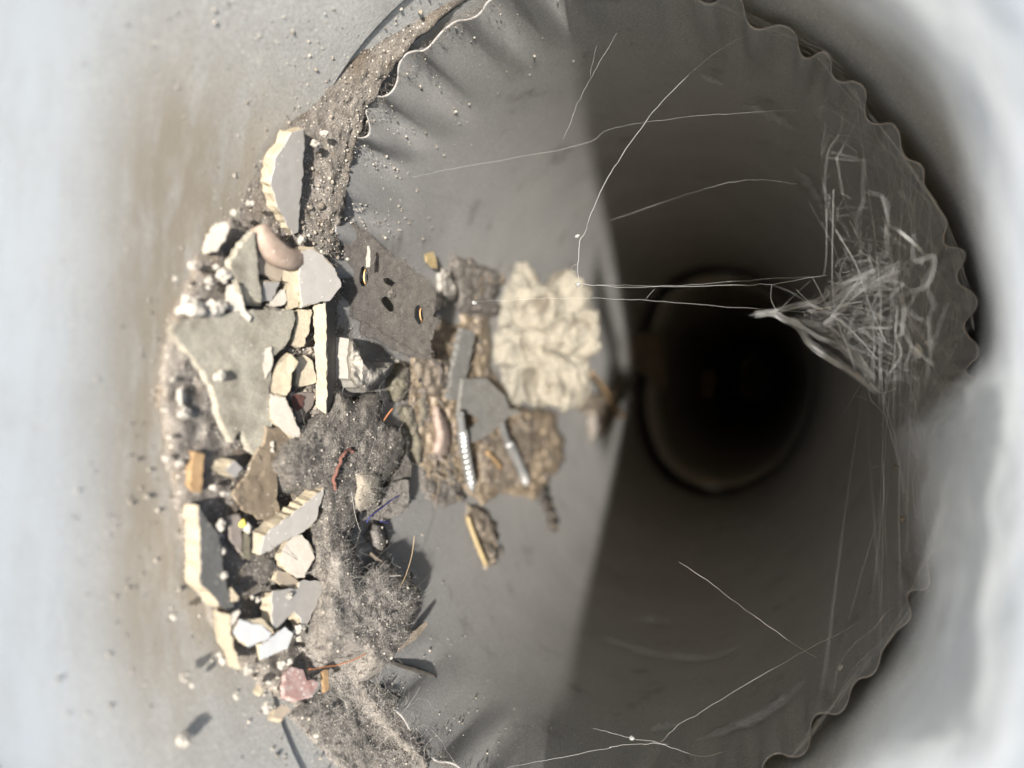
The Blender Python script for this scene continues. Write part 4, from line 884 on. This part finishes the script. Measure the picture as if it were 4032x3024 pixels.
for L in man:
    P = spline(poly3(px('W', *L), RNG.uniform(-6, 5)), 22); V, F = tubes([P], [RNG.uniform(.026, .045)], 4); new_obj('silk_strand', V, F, M['silk'], web)
def rope(path, dz, n, spread, rad, name='silk_rope', parent=None):
    C_ = spline(poly3(path, dz), 26); lines = []
    for i in range(n):
        off = RNG.normal(0, spread, 3); w1 = RNG.normal(0, spread*.8, (4, 3)); lines.append(C_+off+spline(w1, 26))
    V, F = tubes(lines, RNG.uniform(.6, 1.3, n)*rad*.45, 3); return new_obj(name, V, F, M['silk'], parent or web)
rope(px('W', (150, 660), (280, 655), (370, 700), (480, 760), (560, 890), (700, 990), (900, 1120), (1080, 1260)), -9, 16, .22, .045)
rope(px('W', (150, 660), (300, 640), (450, 600), (600, 570), (720, 490), (880, 400), (1060, 320)), -9, 14, .25, .04)
rope(px('W', (370, 700), (540, 720), (720, 760), (900, 930), (1060, 1150)), -11, 10, .25, .04)
rope(px('W', (560, 590), (700, 630), (760, 560), (850, 470), (1060, 400), (1240, 290)), -10, 14, .5, .045)
netp = [(3190, 430), (3290, 330), (3450, 520), (3560, 680), (3680, 900), (3760, 1080), (3810, 1300), (3760, 1480), (3680, 1650), (3660, 1850), (3640, 2050), (3580, 2100), (3540, 1850), (3480, 1680), (3450, 1540), (3360, 1450), (3230, 1350), (3140, 1285), (3080, 1250), (3210, 1190), (3275, 1090), (3255, 950), (3225, 700)]
for npt, z0, rr_, keep_ in ((170, 0, .009, .62), (150, -4, .011, .55), (110, -9, .016, .42), (80, -14, .026, .34), (60, -22, .042, .32), (60, 6, .016, .5)):
    g = np.array(netp); P_ = np.vstack([RNG.uniform(g.min(0), g.max(0), (npt*2, 2)), RNG.normal((3480, 1230), (170, 190), (npt, 2))]); P_ = P_[inside(P_, netp)]
    vv = delaunay_2d_cdt([Vector(p) for p in P_], [], [], 0, 1e-4); q = np.array([(p[0], p[1]) for p in vv[0]]); zz = RNG.normal(z0, 2.4, len(q)); ls, rs = [], []
    nb_ = {}
    for a, b in vv[1]:
        if np.linalg.norm(q[a]-q[b]) < 240 and inside(np.array([(q[a]+q[b])/2]), netp)[0] and edge_dist(np.array([(q[a]+q[b])/2]), netp)[0] > (18 if rr_ < .02 else 70): nb_.setdefault(a, []).append(b); nb_.setdefault(b, []).append(a)
    ks = list(nb_)
    for w_ in range(int(npt*keep_)):
        a = ks[RNG.integers(0, len(ks))]; walk = [a]; d_ = RNG.normal(size=2); d_ /= np.linalg.norm(d_)
        for st_ in range(RNG.integers(3, 8)):
            c_ = [b for b in nb_[walk[-1]] if b not in walk]
            if not c_: break
            sc_ = [((q[b]-q[walk[-1]])@d_)/(np.linalg.norm(q[b]-q[walk[-1]])+1e-6)+RNG.normal(0, .25) for b in c_]; b = c_[int(np.argmax(sc_))]
            d_ = .6*d_+.4*(q[b]-q[walk[-1]])/(np.linalg.norm(q[b]-q[walk[-1]])+1e-6); walk.append(b)
        if len(walk) < 3: continue
        nn_ = len(walk)*6; ls.append(spline(poly3([tuple(q[k2]+RNG.normal(0, 7, 2)) for k2 in walk], [zz[k2] for k2 in walk]), nn_))
        rs.append(rr_*math.exp(RNG.normal(0, .5))*(.55+.45*np.sin(np.linspace(.2, math.pi-.2, nn_)+RNG.normal(0, .4))**2))
    V, F = tubes(ls, rs, 3); tag(new_obj('silk_net', V, F, M['silk'], web), None, None, None, 'stuff')
    for p, z in list(zip(q, zz))[::5]: pass
rope(px('W', (590, 620), (660, 640), (760, 600), (1000, 400)), -6, 14, .5, .045)
rope(px('W', (430, 710), (640, 840), (800, 900), (1000, 1120), (1090, 1250)), -12, 10, .3, .04)
rope(px('W', (1190, 380), (1230, 480), (1300, 640), (1400, 800), (1500, 900)), -4, 10, .3, .04)
rope(px('W', (820, 60), (1100, 100), (1330, 50)), 6, 8, .4, .04)
lines = []; rads = []
for i in range(46):                                            # curtain from the upper rim down to the lower one
    a = along(UR, RNG.uniform(.45, 1)); b = along(LR, RNG.uniform(0, 1)) if i % 3 else along(BD, RNG.uniform(.3, 1)); m_ = along(BD, RNG.uniform(.1, .95)); k = RNG.uniform(0, .55)
    mid = (a+b)/2*(1-k)+m_*k; z0 = RNG.uniform(-7, 6)
    lines.append(spline(poly3([tuple(a), tuple(mid+RNG.normal(0, 25, 2)), tuple(b)], [z0*.3, z0, z0-5]), 16)); rads.append(RNG.choice([.008, .012, .017, .026]))
for i in range(60):                                            # cross links
    a = along(BD, RNG.uniform(.1, .75))+np.array([RNG.uniform(0, 330), RNG.normal(0, 60)]); b = a+np.array([RNG.normal(0, 110), RNG.normal(0, 150)])
    z0 = RNG.uniform(-8, 5); lines.append(spline(poly3([tuple(a), tuple((a+b)/2+RNG.normal(0, 16, 2)), tuple(b)], [z0, z0+1, z0+RNG.uniform(-4, 4)]), 10)); rads.append(RNG.choice([.008, .012, .018]))
for i in range(110):                                            # chords along the rim
    C2 = UR if i % 2 else LR; t0 = RNG.uniform(0, .9); t1 = min(1, t0+RNG.uniform(.06, .3)); z0 = RNG.uniform(-5, 1)
    a, b = along(C2, t0), along(C2, t1); m_ = (a+b)/2+RNG.normal(0, 14, 2)
    lines.append(spline(poly3([tuple(a), tuple(m_), tuple(b)], z0), 10)); rads.append(RNG.choice([.009, .015, .026]))
for i in range(30):                                            # funnel threads near the apex
    a = np.array(px('W', (RNG.uniform(400, 800), 0))[0]); a[1] = 1230+RNG.normal(0, 22); b = along(BD, RNG.uniform(.25, .6))+np.array([RNG.uniform(0, 350), RNG.normal(0, 60)]); z0 = RNG.uniform(-12, -5)
    lines.append(spline(poly3([tuple(a), tuple((a+b)/2+RNG.normal(0, 20, 2)), tuple(b)], [z0, z0, z0+3]), 10)); rads.append(RNG.choice([.008, .012, .018]))
V, F = tubes(lines, rads, 3); tag(new_obj('silk_tangle', V, F, M['silk'], web), None, None, None, 'stuff')
# films of old web lining the sleeve wall on the side nearest the lens
def film(name, left, rightc, zl, zr, m, nu=150, nv=50, wave=.35, seed=0.0, v0=0.0, off=9.0, both=False):
    V = []; UV = []
    zl = zl if hasattr(zl, '__len__') else [zl]*len(left)
    Ls = spline(np.c_[np.array(left, float), np.array(zl)], nu); Rs = spline(np.array(rightc, float), nu)
    for i in range(nu):
        for j in range(nv):
            v = j/(nv-1); p = Ls[i, :2]*(1-v)+Rs[i]*v
            dz = Ls[i, 2]*(1-v)+zr*v
            V.append(onrim(tuple(p), dz)); UV.append((i/(nu-1), v))
    Q = np.array([(Ls[i, 0]*(1-j/(nv-1))+Rs[i, 0]*j/(nv-1), Ls[i, 1]*(1-j/(nv-1))+Rs[i, 1]*j/(nv-1)) for i in range(nu) for j in range(nv)])
    zw = (hit(Q[:, 0], Q[:, 1], off)-CAM)@fwd; V = np.array(V); z_ = (V-CAM)@fwd; V = CAM+(V-CAM)*(np.minimum(z_, zw)/z_)[:, None]
    V = V+wave*np.stack([fbm(V/9+a+seed, 3) for a in (0, 31, 67)], 1)
    F = [(i*nv+j, i*nv+j+1, (i+1)*nv+j+1, (i+1)*nv+j) for i in range(nu-1) for j in range(nv-1)]
    o = new_obj(name, V, F, m, web, smooth=True)
    ga = o.data.attributes.new('fade', 'FLOAT', 'POINT'); uu = np.repeat(np.arange(nu)/(nu-1), nv); vv = np.tile(np.arange(nv)/(nv-1), nu)
    fd = np.clip(vv/.45, 0, 1)**1.2
    if both: fd = np.clip(np.sin(np.pi*uu)*1.5, 0, 1)*np.clip(np.sin(np.pi*vv)*1.5, 0, 1)
    ga.data.foreach_set('value', fd.astype(np.float32)); uv = o.data.uv_layers.new(name='uv'); UV = np.array(UV)
    li = np.empty(len(o.data.loops), np.int32); o.data.loops.foreach_get('vertex_index', li); U = UV[li]; U[:, 0] = U[:, 0]*3+seed; U[:, 1] += v0
    uv.data.foreach_set('uv', U.astype(np.float32).ravel()); return o
LF = [(2860, -160), (3120, -40), (3300, 74), (3520, 243), (3668, 472), (3728, 650), (3790, 900), (3850, 1200), (3840, 1400), (3700, 1530), (3600, 1620), (3510, 1700), (3540, 1900), (3580, 2150), (3590, 2340), (3490, 2600), (3350, 2800), (3170, 3080)]
RF = [(3600, -420), (3900, -300), (4100, -150), (4180, 100), (4190, 350), (4190, 600), (4190, 850), (4190, 1150), (4190, 1380), (4190, 1530), (4190, 1620), (4190, 1750), (4190, 1950), (4190, 2200), (4190, 2450), (4190, 2700), (4190, 2950), (4190, 3200)]
film('web_film', LF, RF, -3, -38, M['film'], seed=1.3)
film('web_film', [(x+60, y) for x, y in LF], RF, -8, -46, M['film'], seed=5.7, wave=.5, off=12.0)
film('web_film', LF[9:], RF[9:], -1, -30, M['film'], seed=9.1, wave=.6, v0=.1, off=7.0)
# single strands
def strand_web(label, pts, dz, rad, n=60): return strand('web_strand', label, 'web strand', poly3(pts, dz), rad*.72, M['silk'], n, 4, taper=([0, .15, .35, .5, .7, .85, 1], [.5, 1, .7, 1.1, .75, 1.1, .55]), wig=.18)
strand_web('long curved web strand hanging from the upper rim down towards the foam ball', px('V', (960, 190), (860, 185), (760, 190), (680, 212), (500, 330), (330, 490), (200, 640), (60, 840), (0, 930))+px('U', (1530, -120), (1495, 0), (1470, 60), (1440, 100), (1420, 250), (1415, 400), (1430, 520)), [0, 2, 4, 8, 14, 16, 16, 14, 12, 10, 8, 8, 8, 8, 8, 8], .11, 90)
strand_web('taut web strand running level from the curved strand to the funnel web', px('U', (1430, 530), (1560, 545), (1760, 560), (2000, 570))+px('W', (0, 435), (150, 432), (270, 430), (500, 388), (690, 360)), 6, .06)
strand_web('second finer web strand just under the taut level one', px('U', (1440, 535), (1600, 548), (1860, 545), (2200, 560))+px('W', (150, 395), (330, 380), (580, 375)), 6, .035)
strand_web('web strand sloping slightly from the foam ball to the tip of the funnel web', px('U', (420, 715), (900, 688), (1200, 675), (1500, 672), (2000, 690), (2212, 705))+px('W', (350, 630), (740, 650), (870, 670)), 5, .045)
strand_web('tiny web strand linking the two level strands', px('U', (2165, 580), (2075, 690)), 6, .035, 6)
strand_web('small web loop at the knot of the curved strand', px('U', (1415, 345), (1370, 360), (1353, 390), (1375, 415), (1415, 425)), 8, .035, 16)
strand_web('faint long web strand slanting across the lit upper wall', px('V', (1000, 585), (400, 625), (0, 690))+px('T', (1500, 790), (800, 920), (590, 965)), [2, 14, 22, 24, 22, 20], .05)
strand_web('very faint lower web strand across the shadow edge', px('V', (1000, 985), (780, 960), (500, 1010), (0, 1180)), [4, 20, 30, 40], .06)
strand_web('short forked web strand on the upper lit wall', px('T', (1700, 180), (1560, 420), (1500, 530), (1410, 760)), 10, .05)
strand_web('fine branch of the forked web strand', px('T', (1590, 240), (1570, 330), (1552, 420)), 10, .035, 12)
strand_web('straight web strand crossing the dark lower wall of the pipe', px('L', (1490, 1520), (1640, 1400), (2169, 1085))+px('X', (470, 1080), (750, 930)), 6, .055)
strand_web('web strand descending over the dark lower wall to the straight one', px('X', (-160, 640), (0, 750), (200, 900), (460, 1080), (520, 1110)), 8, .06)
strand_web('web strand with a dust knot along the bottom of the pipe', px('L', (1130, 1445), (1310, 1495), (1480, 1525), (1700, 1595), (1860, 1565)), 4, .06)
strand_web('sagging web strand along the bottom edge by the crimps', px('L', (650, 1659), (1180, 1560), (1230, 1545), (1400, 1530), (1530, 1530)), 4, .06)
strand_web('short web strand hugging the lower right rim', px('X', (600, 1290), (635, 1150), (700, 1060), (800, 970), (900, 860)), -1, .07)
for x, y, lab in ((2272, 930, 'tiny dust knot on the curved web strand'), (2278, 1118, 'small tangled knot where the level web strands meet'), (2486, 2905, 'dust knot on the web strand along the bottom'), (3306, 2628, 'dust knot near the lower right rim'), (1867, 1192, 'white dust bead at the left end of the sloping web strand')):
    blob('silk_knot', lab, 'knot', onrim((x, y), 7 if x < 3000 else -1), (.5, .5, .4), M['silk'], .4, .6, I2)
blob('silk_tuft', 'bright blurred white silk tuft on the web lining at the right edge', 'silk', onrim((3888, 1705), -34), (1.9, 1.0, 1.0), M['silk'], .2, 1.5, I2)
blob('silk_tuft', 'small white silk lump in the middle of the funnel web', 'silk', onrim((3610, 1385), -3), (1.5, 1.0, 1.0), M['silk'], .3, 1, I2)
for x, y, lab in ((3525, 1838, 'upper brown speck caught in the silk at the right rim'), (3552, 2045, 'lower brown speck caught in the silk at the right rim')):
    blob('husk', lab, 'speck', onrim((x, y), -2), (.5, 1.0, .5), M['leaf'], .4, .6, I2)

# old silk smeared flat along the pipe wall
sm = web_film('silk smear', .62, 1.05, .5)
def smear(pts, wpx, label):
    C_ = spline(np.array(pts, float), 40); T = np.gradient(C_, axis=0); T /= np.linalg.norm(T, axis=1)[:, None]; Nn = np.stack([-T[:, 1], T[:, 0]], 1)
    V = []; fd = []; nv = 7
    for i in range(40):
        wv_ = wpx*math.sin(math.pi*(i+.6)/40.6)**.6*(1+.5*math.sin(i*.7+wpx))
        for j in range(nv):
            q = C_[i]+Nn[i]*(j/(nv-1)-.5)*wv_; V.append(q); fd.append(math.sin(math.pi*j/(nv-1))*math.sin(math.pi*i/39)**.5)
    V = np.array(V); P = hit(V[:, 0], V[:, 1], .9)
    F = [(i*nv+j, i*nv+j+1, (i+1)*nv+j+1, (i+1)*nv+j) for i in range(39) for j in range(nv-1)]
    o = new_obj('silk_smear', P, F, sm, smooth=True); a = o.data.attributes.new('fade', 'FLOAT', 'POINT'); a.data.foreach_set('value', np.array(fd, np.float32))
    uv = o.data.uv_layers.new(name='uv'); li = np.empty(len(o.data.loops), np.int32); o.data.loops.foreach_get('vertex_index', li)
    U = np.stack([(np.arange(40*nv)//nv)/40.0, (np.arange(40*nv) % nv)/nv*.2+wpx*.01], 1)[li]; uv.data.foreach_set('uv', U.astype(np.float32).ravel())
    tag(o, label, 'silk smear')
smear(px('L', (1080, 930), (1300, 1000), (1450, 1050), (1750, 1070), (1940, 1000)), 34, 'long pale silk smear along the shadow edge on the lower wall')
smear(px('L', (1320, 865), (1450, 870), (1580, 890)), 26, 'short pale silk smear just above the long one')
smear(px('L', (1430, 1455), (1500, 1440), (1590, 1428)), 34, 'short bright silk smear near the bottom dust knot')
smear(px('L', (1650, 1520), (1900, 1440), (2100, 1330), (2169, 1250)), 40, 'broad silk smear rising right of the bottom dust knot')
smear(px('X', (-10, 1480), (200, 1420), (350, 1330), (470, 1220)), 40, 'faint silk smear towards the lower right rim')
smear(px('L', (1600, 430), (1780, 370), (1900, 345), (2000, 370)), 34, 'very faint silk smear high on the dark lower wall')
smear(px('V', (480, 400), (540, 425), (610, 450)), 26, 'short silk smear on the upper right wall')
smear(px('V', (700, 560), (850, 610), (1000, 700)), 44, 'wide faint silk smear on the upper right wall')
smear(px('V', (990, 890), (1060, 980), (1130, 1090), (1160, 1200)), 44, 'ragged pale silk smear at the edge of the deep shadow, upper right')
# dark fuzz caught on the crimped rim where it meets the dust
tz = np.linspace(-math.pi/2-1.25, -math.pi/2+1.35, 260); rz = rho(tz); Pz = pt(tz, rim_y(rz*np.cos(tz), rz*np.sin(tz)), RNG.uniform(-.6, 1.2, 260))
Nz = np.stack([-np.cos(tz), np.full_like(tz, .6), -np.sin(tz)], 1); Nz /= np.linalg.norm(Nz, axis=1)[:, None]
fz = fibres_on(Pz, Nz, 2600, 1.1, .9, .018, 'rim_fuzz', M['fuzz'], None); fz['label'] = 'dark dusty fuzz caught along the crimped rim'
